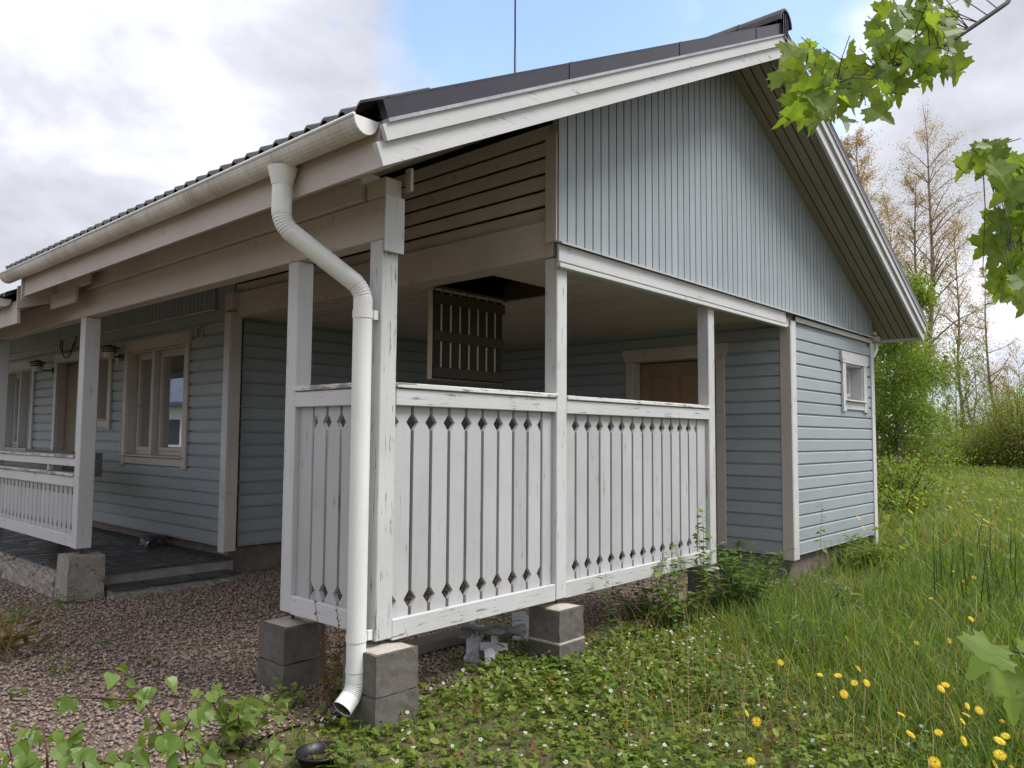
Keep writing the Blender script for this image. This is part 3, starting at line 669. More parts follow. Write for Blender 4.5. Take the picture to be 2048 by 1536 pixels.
# ---- downpipes
def smooth(P_, n=8):
    P_ = [np.array(p, float) for p in P_]; o_ = []
    for i in range(len(P_) - 1):
        p0 = P_[max(i - 1, 0)]; p1 = P_[i]; p2 = P_[i + 1]; p3 = P_[min(i + 2, len(P_) - 1)]
        for k in range(n):
            t_ = k / n; o_.append(0.5 * ((2 * p1) + (-p0 + p2) * t_ + (2 * p0 - 5 * p1 + 4 * p2 - p3) * t_ ** 2 + (-p0 + 3 * p1 - 3 * p2 + p3) * t_ ** 3))
    o_.append(P_[-1]); return o_
def bend(p, d0, d1, rad, r, n=12, ribs=True, amp=0.085):
    """elbow around point p from direction d0 to d1"""
    d0 = np.array(d0, float); d0 /= np.linalg.norm(d0); d1 = np.array(d1, float); d1 /= np.linalg.norm(d1); p = np.array(p, float)
    ang = math.acos(np.clip(d0 @ d1, -1, 1)); tl = rad * math.tan(ang / 2); a = p - d0 * tl
    nrm = d1 - d0 * (d0 @ d1); nrm /= np.linalg.norm(nrm); c = a + nrm * rad; pts_ = []; rr = []
    m_ = n * 4
    for i in range(m_ + 1):
        th = ang * i / m_; pts_.append(c - nrm * rad * math.cos(th) + d0 * rad * math.sin(th))
        rr.append(r * (1 + (amp * (0.5 - 0.5 * math.cos(2 * math.pi * i / 4)) - amp if ribs and 4 < i < m_ - 4 else 0)))
    return pts_, rr
PX, PY, PR = -0.083, 0.048, 0.0495
top = np.array([-0.468, 0.212, 2.79]); e1 = np.array([-0.468, 0.212, 2.485]); e2 = np.array([PX, PY, 2.195]); sh = np.array([PX, PY, 0.17])
dwn = np.array([0, 0, -1.0]); dg = (e2 - e1) / np.linalg.norm(e2 - e1); kick = np.array([-0.75, -0.12, -0.55]); kick /= np.linalg.norm(kick)
mb = MB(); mb.tube([(PX, PY, 2.14), (PX, PY, 0.20)], PR, 24, False); dp = mb.build('downpipe', 'pipe_white', house, True); dp['label'] = 'white downpipe zigzagging from the gutter down the corner post'
b1, r1 = bend(e1, dwn, dg, 0.13, PR, 10); b2, r2 = bend(e2, dg, dwn, 0.13, PR, 8); b3, r3 = bend(sh, dwn, kick, 0.11, PR * 1.03, 9)
mb = MB(); mb.tube([top + (0, 0, -0.02), top + (0, 0, -0.075), top + (0, 0, -0.11)], [PR * 1.5, PR * 1.2, PR * 1.04], 24, False); mb.tube([top + (0, 0, -0.11), b1[0]], PR, 24, False); mb.build('outlet', 'pipe_white', dp, True)
for nm, bb, rr in (('elbow', b1, r1), ('elbow', b2, r2)): MB().tube(bb, rr, 24, False).build(nm, 'pipe_white', dp, True)
MB().tube([b1[-1] - dg * 0.02, b2[0] + dg * 0.02], PR * 0.985, 24, False).build('diagonal_pipe', 'pipe_white', dp, True)
MB().tube(b3 + [b3[-1] + kick * 0.055], r3 + [PR * 1.05], 24, False).build('shoe', 'pipe_white', dp, True)
MB().tube([b3[-1] + kick * 0.030, b3[-1] + kick * 0.05], PR * 0.97, 20, True).build('shoe_mouth', 'black_plastic', dp, True)
MB().tube([(PX, PY, 0.29), (PX, PY, 0.265)], PR * 1.06, 24, False).build('seam', 'pipe_white', dp, True)
for z in (2.085, 0.455):
    q = MB(); q.tube([(PX, PY, z), (PX, PY, z - 0.042)], PR * 1.07, 24, False); q.box(PX + PR * 0.6, -0.001, PY - 0.012, PY + 0.012, z - 0.035, z - 0.01, 0.002); q.box(PX + PR, PX + PR + 0.03, PY - 0.03, PY - 0.012, z - 0.045, z + 0.005, 0.002); q.build('bracket', 'pipe_white', dp)
dx = XB + 0.12
dp2 = MB().tube(smooth([(XE + 0.07, 0.13, 2.72), (XE + 0.06, 0.13, 2.60), (dx + 0.05, 0.13, 2.38), (dx, 0.13, 2.25), (dx, 0.13, 1.2), (dx, 0.13, 0.15)], 6), 0.042, 14, False).build('downpipe', 'pipe_white', house, True); dp2['label'] = 'white downpipe at the far corner of the storage room'
for z in (2.0, 0.6): MB().tube([(dx, 0.13, z), (dx, 0.13, z - 0.03)], 0.046, 14, False).build('bracket', 'pipe_white', dp2)
# barge-end ornaments at the far eave corner
box('bracket', 'cream_y', house, XB - 0.01, XB + 0.06, -0.09, -0.02, 2.68, 2.74, 0.004); box('bracket', 'cream_y', house, XB - 0.005, XB + 0.05, -0.06, -0.02, 2.755, 2.80, 0.004)

# ---- windows and doors
def window(axis, plane, a0, a1, z0, z1, name_label, trim, sashes, mats=('white', 'white'), ear=0.06, apron=0.14, deep=0.10, curtain=None):
    """plane = wall face, outward is negative axis direction; a along wall"""
    def bx(nm, mat, s0, s1, o0, o1, c0, c1, par, bev=0.003):     # o = offset outward positive
        p0, p1 = sorted((plane - o0, plane - o1))
        return box(nm, mat, par, s0, s1, p0, p1, c0, c1, bev) if axis == 0 else box(nm, mat, par, p0, p1, s0, s1, c0, c1, bev)
    ax = 'xy'[axis]; tz = trim + '_z'; th = trim + '_' + ax
    fr0 = bx('window', trim + '_z', a0 + 0.002, a0 + 0.05, -deep - 0.05, -deep, z0, z1, house); fr0['label'] = name_label
    bx('frame', tz, a1 - 0.05, a1 - 0.002, -deep - 0.05, -deep, z0, z1, fr0); bx('frame', th, a0 + 0.051, a1 - 0.051, -deep - 0.05, -deep, z1 - 0.05, z1, fr0); bx('frame', th, a0 + 0.051, a1 - 0.051, -deep - 0.05, -deep, z0, z0 + 0.05, fr0)
    # reveals
    bx('reveal', tz, a0 + 0.001, a0 + 0.017, -deep + 0.001, 0.03, z0, z1 - 0.018, fr0); bx('reveal', tz, a1 - 0.017, a1 - 0.001, -deep + 0.001, 0.03, z0, z1 - 0.018, fr0); bx('reveal', th, a0 + 0.001, a1 - 0.001, -deep + 0.001, 0.03, z1 - 0.017, z1 - 0.001, fr0)
    for s0, s1 in sashes:
        s = bx('sash', tz, s0, s0 + 0.035, -deep - 0.035, -deep + 0.012, z0 + 0.052, z1 - 0.052, fr0)
        bx('sash', tz, s1 - 0.035, s1, -deep - 0.035, -deep + 0.012, z0 + 0.052, z1 - 0.052, fr0)
        bx('sash', th, s0 + 0.036, s1 - 0.036, -deep - 0.035, -deep + 0.012, z1 - 0.09, z1 - 0.052, fr0); bx('sash', th, s0 + 0.036, s1 - 0.036, -deep - 0.035, -deep + 0.012, z0 + 0.052, z0 + 0.09, fr0)
        bx('pane', 'glass', s0 + 0.034, s1 - 0.034, -deep - 0.022, -deep - 0.018, z0 + 0.085, z1 - 0.085, fr0, 0)
    for i in range(len(sashes) - 1):
        c = (sashes[i][1] + sashes[i + 1][0]) / 2; bx('mullion', tz, c - 0.03, c + 0.03, -deep - 0.05, 0.0, z0, z1, fr0)
    if curtain:
        for (s0, s1) in curtain: bx('curtain', 'curtain', s0, s1, -deep - 0.14, -deep - 0.12, z0 + 0.02, z1 - 0.02, fr0, 0)
    # casing
    t0, t1 = 0.026, 0.050
    bx('casing', tz, a0 - 0.10, a0 + 0.004, t0, t1, z0 - 0.14, z1 + 0.001, fr0); bx('casing', tz, a1 - 0.004, a1 + 0.10, t0, t1, z0 - 0.14, z1 + 0.001, fr0)
    hp = [(a0 - 0.115, z1 + 0.003), (a1 + 0.115, z1 + 0.003), (a1 + 0.155, z1 + 0.135), (a0 - 0.155, z1 + 0.135)]
    p0, p1 = plane - t1 - 0.006, plane - t0
    fixn(mk('head_casing', *prismvf(hp if axis == 0 else hp, 1 if axis == 0 else 0, p0, p1), th, fr0))
    bx('apron', th, a0 + 0.006, a1 - 0.006, t0, t1 - 0.004, z0 - 0.115, z0 - 0.022, fr0)
    bx('sill', th, a0 - 0.03, a1 + 0.03, -deep + 0.005, 0.085, z0 - 0.020, z0 - 0.003, fr0)
    for s0, s1 in ((a0 - 0.118, a0 - 0.1005), (a1 + 0.1005, a1 + 0.118)): bx('casing', tz, s0, s1, t0, t1 + 0.008, z0 - 0.15, z0 + (z1 - z0) * 0.42, fr0)
    return fr0
window(1, XW, 5.36, 6.93, 1.19, 2.46, 'two light window nearest the porch corner, reflecting a white outbuilding', 'cream', [(5.42, 6.24), (6.34, 6.87)], deep=0.085)
window(1, XW, 7.54, 7.99, 1.64, 2.46, 'narrow high window beside the front door', 'cream', [(7.59, 7.94)], deep=0.11, curtain=[(7.56, 7.97)])
window(1, XW, 10.62, 12.12, 1.20, 2.46, 'wide window beyond the front door', 'white', [(10.68, 11.30), (11.42, 12.06)], deep=0.13, curtain=[(10.64, 10.95)])
window(0, 0.028, 6.86, 7.50, 1.90, 2.33, 'small square window in the storage gable', 'white', [(6.91, 7.45)], deep=0.11, curtain=[(6.88, 7.48)])
# front door of the dwelling
dr = box('door', 'door_grey', house, XW + 0.09, XW + 0.13, 8.63, 9.49, 0.33, 2.46, 0.004); dr['label'] = 'brown front door behind the terrace railing'
box('handle', 'steel', dr, XW + 0.04, XW + 0.088, 8.70, 8.73, 1.32, 1.44, 0.004); box('lock_plate', 'black_plastic', dr, XW + 0.08, XW + 0.089, 8.69, 8.74, 1.90, 2.08, 0.003)
for s0, s1, c0, c1, mt in ((8.52, 8.625, 0.30, 2.475, 'white_z'), (9.495, 9.60, 0.30, 2.475, 'white_z'), (8.50, 9.62, 2.478, 2.60, 'white_y')): box('casing', mt, dr, XW - 0.05, XW - 0.026, s0, s1, c0, c1, 0.003)
for s0, s1 in ((8.621, 8.637), (9.483, 9.499)): box('reveal', 'cream_z', dr, XW - 0.024, XW + 0.088, s0, s1, 0.32, 2.475, 0.002)
# storage door in the porch
dr = box('door', 'door_wood', house, XS + 0.09, XS + 0.13, 0.84, 1.87, 0.31, 2.31, 0.004); dr['label'] = 'brown panelled storage door in the dark porch'
for s0, s1 in ((1.0, 1.32), (1.38, 1.70)):
    for c0, c1 in ((0.5, 1.1), (1.25, 2.15)): box('door_panel', 'door_wood', dr, XS + 0.076, XS + 0.089, s0, s1, c0, c1, 0.006)
box('handle', 'steel', dr, XS + 0.03, XS + 0.089, 0.97, 1.0, 1.22, 1.26, 0.004)
for s0, s1, c0, c1, mt in ((0.72, 0.82, 0.29, 2.325, 'cream_z'), (1.885, 1.99, 0.29, 2.325, 'cream_z')): box('casing', mt, dr, XS - 0.05, XS - 0.026, s0, s1, c0, c1, 0.003)
fixn(mk('head_casing', *prismvf([(0.705, 2.328), (2.005, 2.328), (2.045, 2.47), (0.665, 2.47)], 0, XS - 0.056, XS - 0.026), 'cream_y', dr))
for s0, s1 in ((0.821, 0.837), (1.873, 1.889)): box('reveal', 'cream_z', dr, XS - 0.024, XS + 0.088, s0, s1, 0.31, 2.32, 0.002)
# round vent
q = MB(); n = 20
for i in range(n):
    a0_ = 2 * math.pi * i / n; a1_ = 2 * math.pi * (i + 1) / n
    c4 = [(5.05 + r_ * math.cos(a), 2.555 + r_ * math.sin(a)) for r_, a in ((0.062, a0_), (0.078, a0_), (0.078, a1_), (0.062, a1_))]
    q.add(*prismvf(c4, 0, XW - 0.045, XW - 0.024))
vt = fixn(q.build('wall_vent', 'cream_z', house)); vt['label'] = 'round louvred vent near the house corner'
for k in range(6): box('vent_slat', 'door_wood', vt, XW - 0.036, XW - 0.026, 5.05 - 0.055, 5.05 + 0.055, 2.505 + k * 0.018, 2.516 + k * 0.018, 0.001)
MB().tube(smooth([(XW - 0.07, 9.30, 2.80), (XW - 0.08, 9.26, 2.66), (XW - 0.08, 9.0, 2.60), (XW - 0.08, 8.75, 2.66), (XW - 0.07, 8.66, 2.82)], 6), 0.009, 6).build('cable', 'black_plastic', house, True)
MB().tube(smooth([(XW - 0.07, 9.22, 2.80), (XW - 0.09, 9.15, 2.60), (XW - 0.09, 8.98, 2.52), (XW - 0.09, 8.82, 2.58), (XW - 0.08, 8.75, 2.72)], 6), 0.008, 6).build('cable', 'black_plastic', house, True)

# ================================================================== THINGS AROUND THE HOUSE
def lathe(prof, cx, cy, n=20):
    v = []; f = []
    for r_, z in prof:
        for k in range(n): a = 2 * math.pi * k / n; v.append((cx + r_ * math.cos(a), cy + r_ * math.sin(a), z))
    for i in range(len(prof) - 1):
        for k in range(n): k2 = (k + 1) % n; f.append((i * n + k, i * n + k2, (i + 1) * n + k2, (i + 1) * n + k))
    return v, f
def wall_lamp(y, z, x, label):
    t_ = thing('wall_lamp', label, 'lamp', (XW - 0.026, y, z), 'wall lamps by the front door')
    mk('shade', *lathe([(0.0, z + 0.085), (0.035, z + 0.08), (0.125, z + 0.048), (0.128, z + 0.042), (0.05, z + 0.045)], x, y), 'lamp_metal', t_, True)
    for k in range(2): mk('louvre_ring', *lathe([(0.07, z + 0.032 - k * 0.028), (0.095, z + 0.018 - k * 0.028), (0.094, z + 0.014 - k * 0.028), (0.07, z + 0.022 - k * 0.028)], x, y), 'lamp_metal', t_, True)
    mk('glass', *lathe([(0.062, z + 0.045), (0.064, z - 0.05), (0.058, z - 0.075), (0.03, z - 0.09), (0, z - 0.092)], x, y), 'milk_glass', t_, True)
    MB().tube([(x, y, z - 0.06), (x + 0.06, y, z - 0.065), (XW - 0.03, y, z - 0.06)], 0.011, 8).build('arm', 'lamp_metal', t_, True)
    MB().tube([(XW - 0.045, y, z - 0.06), (XW - 0.026, y, z - 0.06)], 0.045, 14).build('wall_plate', 'lamp_metal', t_, True)
wall_lamp(7.10, 2.475, 1.29, 'brass coloured wall lamp with round hood in front of the narrow window')
wall_lamp(9.72, 2.44, 1.26, 'brass coloured wall lamp with round hood left of the front door')
q = thing('bulb_socket', 'small pale bulb holder on the blue wall beside the narrow window', 'lamp', (XW - 0.026, 7.18, 2.40))
mk('bulb', *lathe([(0, 2.34), (0.018, 2.355), (0.026, 2.39), (0.02, 2.42), (0.012, 2.45), (0, 2.452)], XW - 0.055, 7.22, 12), 'milk_glass', q, True); box('bulb_base', 'lamp_metal', q, XW - 0.05, XW - 0.025, 7.205, 7.235, 2.44, 2.47, 0.003)

def rough_box(name, mat, parent, x0, x1, y0, y1, z0, z1, n=5, amp=0.008, taper=0.0):
    bm = bmesh.new(); bmesh.ops.create_cube(bm, size=1.0); bmesh.ops.subdivide_edges(bm, edges=bm.edges, cuts=n, use_grid_fill=True)
    for v in bm.verts:
        p = v.co; tt = 1 + taper * (0.5 - p.z)
        q_ = Vector(((x0 + x1) / 2 + p.x * (x1 - x0) * tt, (y0 + y1) / 2 + p.y * (y1 - y0) * tt, (z0 + z1) / 2 + p.z * (z1 - z0)))
        v.co = q_ + Vector((random.uniform(-amp, amp), random.uniform(-amp, amp), random.uniform(-amp, amp)))
    me = bpy.data.meshes.new(name); bm.to_mesh(me); bm.free(); me.materials.append(MATS[mat]); o_ = bpy.data.objects.new(name, me); link(o_, parent)
    if parent is not None and parent.type == 'EMPTY': o_.matrix_parent_inverse = Matrix.Translation(-Vector(parent.location))
    return o_
def pier(x0, y0, s, h, label, two=True):
    p = thing('concrete_pier', label, 'pier', (x0 + s / 2, y0 + s / 2, 0), 'concrete piers under the posts')
    z1 = h - 0.202
    rough_box('block', 'block', p, x0, x0 + s, y0, y0 + s, z1 + 0.004, h, 4, 0.0028); rough_box('block', 'block', p, x0 - 0.004, x0 + s + 0.003, y0 - 0.003, y0 + s + 0.004, z1 - 0.2, z1 - 0.003, 4, 0.0028)
    mr = mk('mortar_cap', [(x0 + 0.02, y0 + 0.02, h + 0.001), (x0 + s - 0.02, y0 + 0.015, h + 0.001), (x0 + s - 0.015, y0 + s - 0.02, h + 0.001), (x0 + 0.015, y0 + s - 0.015, h + 0.001), (x0 + s / 2, y0 + s / 2, h + 0.016)], [(0, 1, 4), (1, 2, 4), (2, 3, 4), (3, 0, 4)], 'mortar', p)
    MB().tube([(x0 + s / 2, y0 + s / 2, h - 0.02), (x0 + s / 2, y0 + s / 2, h + 0.075)], 0.012, 8).build('bolt', 'steel', p, True)
    if two:
        q_ = MB(); q_.box(x0 - 0.007, x0 + s + 0.005, y0 - 0.006, y0 + s + 0.005, z1 - 0.008, z1 + 0.008, 0.003); q_.build('mortar_joint', 'mortar', p)
    return p
pier(-0.075, -0.105, 0.27, 0.362, 'grey concrete block pier under the peeling corner post', False)
pier(-0.085, 0.70, 0.27, 0.362, 'grey concrete block pier left of the downpipe', False)
pier(1.365, -0.10, 0.25, 0.345, 'grey concrete block pier with pale mortar joint under the middle post')
pier(3.46, -0.07, 0.25, 0.33, 'grey concrete block pier hidden among plants under the right hand post')
fp = thing('concrete_pier', 'rough cast concrete pier beside the terrace steps', 'pier', (0.07, 4.2, 0))
rough_box('block', 'rough_concrete', fp, -0.08, 0.21, 4.07, 4.34, -0.1, 0.39, 5, 0.006, 0.08)
MB().tube([(0.065, 4.21, 0.37), (0.065, 4.21, 0.45)], 0.012, 8).build('bolt', 'steel', fp, True)

# slate terrace with two steps
ter = MB(); ter.box(0.02, XW + 0.03, 4.28, 14, -0.1, 0.176); ter.box(0.24, XW - 0.02, 3.98, 4.28, -0.1, 0.066)
ter = ter.build('terrace', 'grout'); ter['kind'] = 'structure'; ter['label'] = 'slate paved terrace with a low step and concrete edge'
for k in range(10): rough_box('terrace_edge', 'rough_concrete', ter, -0.10 - 0.01 * (k % 2), 0.035, 4.36 + k * 0.5, 4.362 + (k + 1) * 0.5, -0.1, 0.185 - 0.012 * (k % 3), 6, 0.012)
def slab(cx, cy, rx, ry, z, parent):
    n = random.randint(5, 7); a0 = random.random() * 6; P_ = []
    for i in range(n):
        a = a0 + 2 * math.pi * i / n + random.uniform(-0.25, 0.25); r_ = random.uniform(0.82, 1.08); P_.append((cx + rx * r_ * math.cos(a), cy + ry * r_ * math.sin(a)))
    h = random.uniform(0.014, 0.022); fixn(mk('slab', *prismvf(P_, 2, z, z + h), 'slate', parent))
def quad_slab(x0, x1, y0, y1, z):
    j = lambda: random.uniform(-0.016, 0.016); g_ = 0.007
    P_ = [(x0 + g_ + j() * .5, y0 + g_ + j() * .5), ((x0 + x1) / 2 + j(), y0 + g_ + j() * .6), (x1 - g_ + j() * .5, y0 + g_ + j() * .5), (x1 - g_ + j() * .5, y1 - g_ + j() * .5), (x0 + g_ + j() * .5, y1 - g_ + j() * .5)]
    fixn(mk('slab', *prismvf(P_, 2, z, z + 0.018 + random.uniform(0, 0.003)), 'slate', ter))
yy = 4.255
while yy < 9.5:
    hy = random.uniform(0.20, 0.32) if yy > 4.3 else 0.24; xx = 0.055 if yy > 4.4 else 0.24
    while xx < XW - 0.05:
        wx = min(random.uniform(0.22, 0.46), XW + 0.02 - xx); wx = wx if XW - xx - wx > 0.15 else XW + 0.02 - xx; quad_slab(xx, xx + wx, yy, yy + hy, 0.172); xx += wx
    yy += hy
xx = 0.24
while xx < XW - 0.1: wx = random.uniform(0.28, 0.5); wx = wx if XW - 0.03 - xx - wx > 0.15 else XW - 0.03 - xx; quad_slab(xx, xx + wx, 3.965, 4.275, 0.062); xx += wx
for k in range(7): rough_box('stone', 'rough_concrete', ter, 0.22 + k * 0.17, 0.37 + k * 0.17, 3.88, 3.99, -0.03, random.uniform(0.025, 0.05), 2, 0.014)
rs = rough_box('loose_stone', 'slate', None, 1.24, 1.44, 5.62, 5.86, 0.195, 0.30, 3, 0.012); tag(rs, 'dark loose stone lying on the terrace against the house wall', 'stone')
pb = thing('planter_box', 'long grey wooden box standing on the terrace behind the railing', 'box', (0.75, 7.5, 0.2))
for z0_ in (0.95, 1.09): box('board', 'grey_wood', pb, 0.55, 0.575, 6.3, 9.0, z0_, z0_ + 0.13, 0.004)
box('board', 'grey_wood', pb, 0.577, 0.95, 6.3, 6.33, 0.95, 1.22, 0.004); box('board', 'grey_wood', pb, 0.95, 0.975, 6.3, 9.0, 0.95, 1.22, 0.004)
for yy in (6.45, 8.8): box('leg', 'grey_wood', pb, 0.6, 0.68, yy, yy + 0.08, 0.2, 0.95, 0.004)

ant = thing('antenna_mast', 'thin dark mast rising above the roof ridge', 'mast', (4.36, 3.0, 5.0))
MB().tube([(4.36, 3.0, 4.7), (4.355, 3.0, 6.2)], 0.014, 8).build('mast_tube', 'mast', ant, True); MB().tube([(4.355, 3.0, 6.2), (4.345, 3.0, 7.9)], 0.010, 8).build('mast_tube', 'mast', ant, True)
MB().tube([(4.36, 3.0, 4.95), (4.36, 3.0, 5.05)], 0.03, 8).build('mast_clamp', 'mast', ant, True)

# scraps under the porch
cr = [(-.09, -.03), (-.03, -.03), (-.03, -.06), (.03, -.06), (.03, -.03), (.09, -.03), (.09, .02), (.025, .02), (.025, .085), (-.02, .085), (-.02, .02), (-.09, .02)]
def flat(poly, th, loc, rot, name, mat, label, cat):
    v, f = prismvf(poly, 2, -th / 2, th / 2); o_ = fixn(mk(name, v, f, mat)); o_.location = loc; o_.rotation_euler = rot; tag(o_, label, cat); return o_
p_ = ground(988, 1292, 0.10)
flat(cr, 0.012, p_, (R(62), R(4), R(-40)), 'plastic_cross', 'plastic', 'cross shaped grey plastic scrap leaning under the porch', 'scrap')
flat([(-.06, -.09), (.05, -.10), (.07, .06), (.03, .1), (-.05, .09)], 0.01, ground(1040, 1252, 0.12), (R(70), 0, R(-35)), 'plastic_scrap', 'plastic', 'rounded pale plastic lid beside the middle pier', 'scrap')
flat([(-.03, -.05), (.03, -.05), (.04, .03), (.02, .06), (-.03, .05)], 0.01, ground(979, 1315, 0.05), (R(60), 0, R(-30)), 'plastic_tag', 'plastic', 'small pale plastic scrap below the cross shaped one', 'scrap')
def crumple(c, sx, sz, rot, label, mat, seed):
    r_ = np.random.default_rng(seed); n = 9; v = []
    for i in range(n):
        for j in range(n): v.append((sx * (i / (n - 1) - .5) + r_.normal(0, .008), r_.normal(0, .022), sz * (j / (n - 1) - .5) + r_.normal(0, .008)))
    f = [(i * n + j, i * n + j + 1, (i + 1) * n + j + 1, (i + 1) * n + j) for i in range(n - 1) for j in range(n - 1)]
    o_ = mk('plastic_sheet', v, f, mat); o_.location = c; o_.rotation_euler = rot; o_.modifiers.new('s', 'SUBSURF').levels = 2; o_.modifiers['s'].render_levels = 2; o_.data.polygons.foreach_set('use_smooth', [True] * len(o_.data.polygons)); md = o_.modifiers.new('t', 'SOLIDIFY'); md.thickness = 0.003; tag(o_, label, 'sheet'); return o_
crumple(ground(948, 1292, 0.10), 0.10, 0.26, (R(-14), R(8), R(-40)), 'crumpled lilac white plastic sheet hanging down under the railing', 'plastic', 3)
crumple(ground(985, 1262, 0.20), 0.42, 0.16, (R(55), R(4), R(-38)), 'wide crumpled grey plastic sheet under the railing', 'plastic_grey', 5)
pk = MB(); pk.prism([(0.68, 0.03), (0.80, 0.045), (0.80, 0.10), (0.68, 0.085)], 0, 0.82, 1.62); pk = fixn(pk.build('old_plank', 'grey_wood')); tag(pk, 'old grey plank lying on the gravel under the railing', 'plank')
# black bucket rim among the plants
bp = ground(640, 1532, 0.0); bk = thing('plastic_pot', 'black plastic pot half hidden by leaves near the downpipe', 'pot', tuple(bp))
mk('pot_wall', *lathe([(0.09, 0.0), (0.10, 0.055), (0.106, 0.055), (0.106, 0.066), (0.094, 0.066), (0.085, 0.01)], bp[0], bp[1], 20), 'black_plastic', bk, True); mk('pot_soil', *lathe([(0, 0.02), (0.086, 0.018)], bp[0], bp[1], 20), 'soil', bk)

# neighbouring outbuilding on the far side of the yard (mirrored in the window)
nb_ = thing('outbuilding', 'white outbuilding with dark blue roof mirrored in the window nearest the porch', 'building', (-10.5, 29, 0))
def farhouse(par, cx, cy, rot, w_, l_, h, rh, wallm, roofm, wins):
    Mx = Matrix.Translation((cx, cy, 0)) @ Matrix.Rotation(rot, 4, 'Z')
    def tr(vf): return [tuple(Mx @ Vector(p)) for p in vf[0]], vf[1]
    fixn(mk('wall', *tr(prismvf([(-w_ / 2, 0), (w_ / 2, 0), (w_ / 2, h), (0, h + rh), (-w_ / 2, h)], 1, -l_ / 2, l_ / 2)), wallm, par))
    for s_ in (-1, 1): fixn(mk('roof', *tr(prismvf([(s_ * -0.0, h + rh + 0.03), (s_ * (w_ / 2 + 0.5), h - rh / w_ * 1.0 + 0.03), (s_ * (w_ / 2 + 0.5), h - rh / w_ + 0.17), (0, h + rh + 0.17)], 1, -l_ / 2 - 0.5, l_ / 2 + 0.5)), roofm, par))
    for (lx, side, z0_, ww, hh) in wins:
        if side == 'e': q0 = boxvf(lx - ww / 2, lx + ww / 2, -l_ / 2 - 0.06, -l_ / 2 - 0.002, z0_, z0_ + hh); q1 = boxvf(lx - ww / 2 + .1, lx + ww / 2 - .1, -l_ / 2 - 0.08, -l_ / 2 - 0.062, z0_ + .1, z0_ + hh - .1)
        else: q0 = boxvf(w_ / 2 + 0.002, w_ / 2 + 0.06, lx - ww / 2, lx + ww / 2, z0_, z0_ + hh); q1 = boxvf(w_ / 2 + 0.062, w_ / 2 + 0.08, lx - ww / 2 + .1, lx + ww / 2 - .1, z0_ + .1, z0_ + hh - .1)
        wo = mk('window', *tr(q0), 'far_white', par); mk('pane', *tr(q1), 'mast', wo)
farhouse(nb_, -12.5, 30.0, R(-15), 7, 11, 2.9, 2.1, 'far_white', 'far_roof', [(-1.8, 'e', 1.0, 1.3, 1.4), (1.6, 'e', 1.0, 1.3, 1.4), (-3, 's', 1.0, 1.3, 1.4), (0.35, 's', 0.9, 1.1, 1.25), (4.2, 's', 1.0, 1.3, 1.4)])

# ================================================================== VEGETATION
def nrm(a): return a / (np.linalg.norm(a, axis=-1, keepdims=True) + 1e-9)
def fan(outline, mid):
    """leaf template: closed outline (x, y) plus inner midrib points; axis +y, normal +z"""
    return outline, mid
T_OVAL = (np.array([(0, 0, 0), (0, .5, -.05), (0, 1, -.12), (-.26, .28, .04), (-.24, .68, 0), (.26, .28, .04), (.24, .68, 0)], float),
          np.array([(0, 1, 3), (3, 1, 4), (4, 1, 2), (0, 5, 1), (5, 6, 1), (6, 2, 1)]))
T_LANCE = (np.array([(0, 0, 0), (0, .5, -.03), (0, 1, -.18), (-.10, .25, .02), (-.09, .65, -.02), (.10, .25, .02), (.09, .65, -.02)], float), T_OVAL[1])
T_BIRCH = (np.array([(0, 0, 0), (0, .45, -.02), (0, 1, -.10), (-.40, .22, .05), (-.26, .62, .02), (.40, .22, .05), (.26, .62, .02)], float), T_OVAL[1])
def tref():
    vs, fs = [], []
    for k, a in enumerate((-1.25, 0, 1.25)):
        v, f = T_OVAL; v = v.copy(); v[:, 0] *= 1.35; ca, sa = math.cos(a), math.sin(a)
        v = np.stack([v[:, 0] * ca + v[:, 1] * sa, -v[:, 0] * sa + v[:, 1] * ca, v[:, 2] + 0.02 * k], 1); vs.append(v); fs.append(f + 7 * k)
    return np.concatenate(vs), np.concatenate(fs)
T_TREF = tref()
def petals():
    vs, fs = [], []
    for k in range(5):
        a = 2 * math.pi * k / 5; ca, sa = math.cos(a), math.sin(a); q = np.array([(0, .1, 0), (-.36, .6, .06), (0, 1, .08), (.36, .6, .06)])
        vs.append(np.stack([q[:, 0] * ca - q[:, 1] * sa, q[:, 0] * sa + q[:, 1] * ca, q[:, 2]], 1)); fs.append(np.array([(0, 3, 2), (0, 2, 1)]) + 4 * k)
    return np.concatenate(vs), np.concatenate(fs)
T_FLOWER = petals()
def scatter(tpl, pos, axis, normal, size, cols):
    v, f = tpl; pos = np.asarray(pos, float); n = len(pos); ax = nrm(np.asarray(axis, float)); no = np.asarray(normal, float)
    no = nrm(no - ax * np.sum(ax * no, 1, keepdims=True)); sd = np.cross(ax, no); s = np.broadcast_to(np.asarray(size, float), (n,))[:, None, None]
    P_ = pos[:, None] + s * (v[None, :, 0:1] * sd[:, None] + v[None, :, 1:2] * ax[:, None] + v[None, :, 2:3] * no[:, None])
    return P_.reshape(-1, 3), (f[None] + (np.arange(n) * len(v))[:, None, None]).reshape(-1, 3), np.repeat(np.asarray(cols), len(v), 0)
def pile(parts):
    vs, fs, cs = [], [], []; o = 0
    for v, f, c in parts: vs.append(v); fs.append(f + o); cs.append(c); o += len(v)
    return np.concatenate(vs), np.concatenate(fs), np.concatenate(cs)
def pal(n, colours, var=0.18):
    c = np.array(colours)[rng.integers(0, len(colours), n)]; return c * rng.uniform(1 - var, 1 + var, (n, 1)) * rng.uniform(0.93, 1.07, (n, 3))
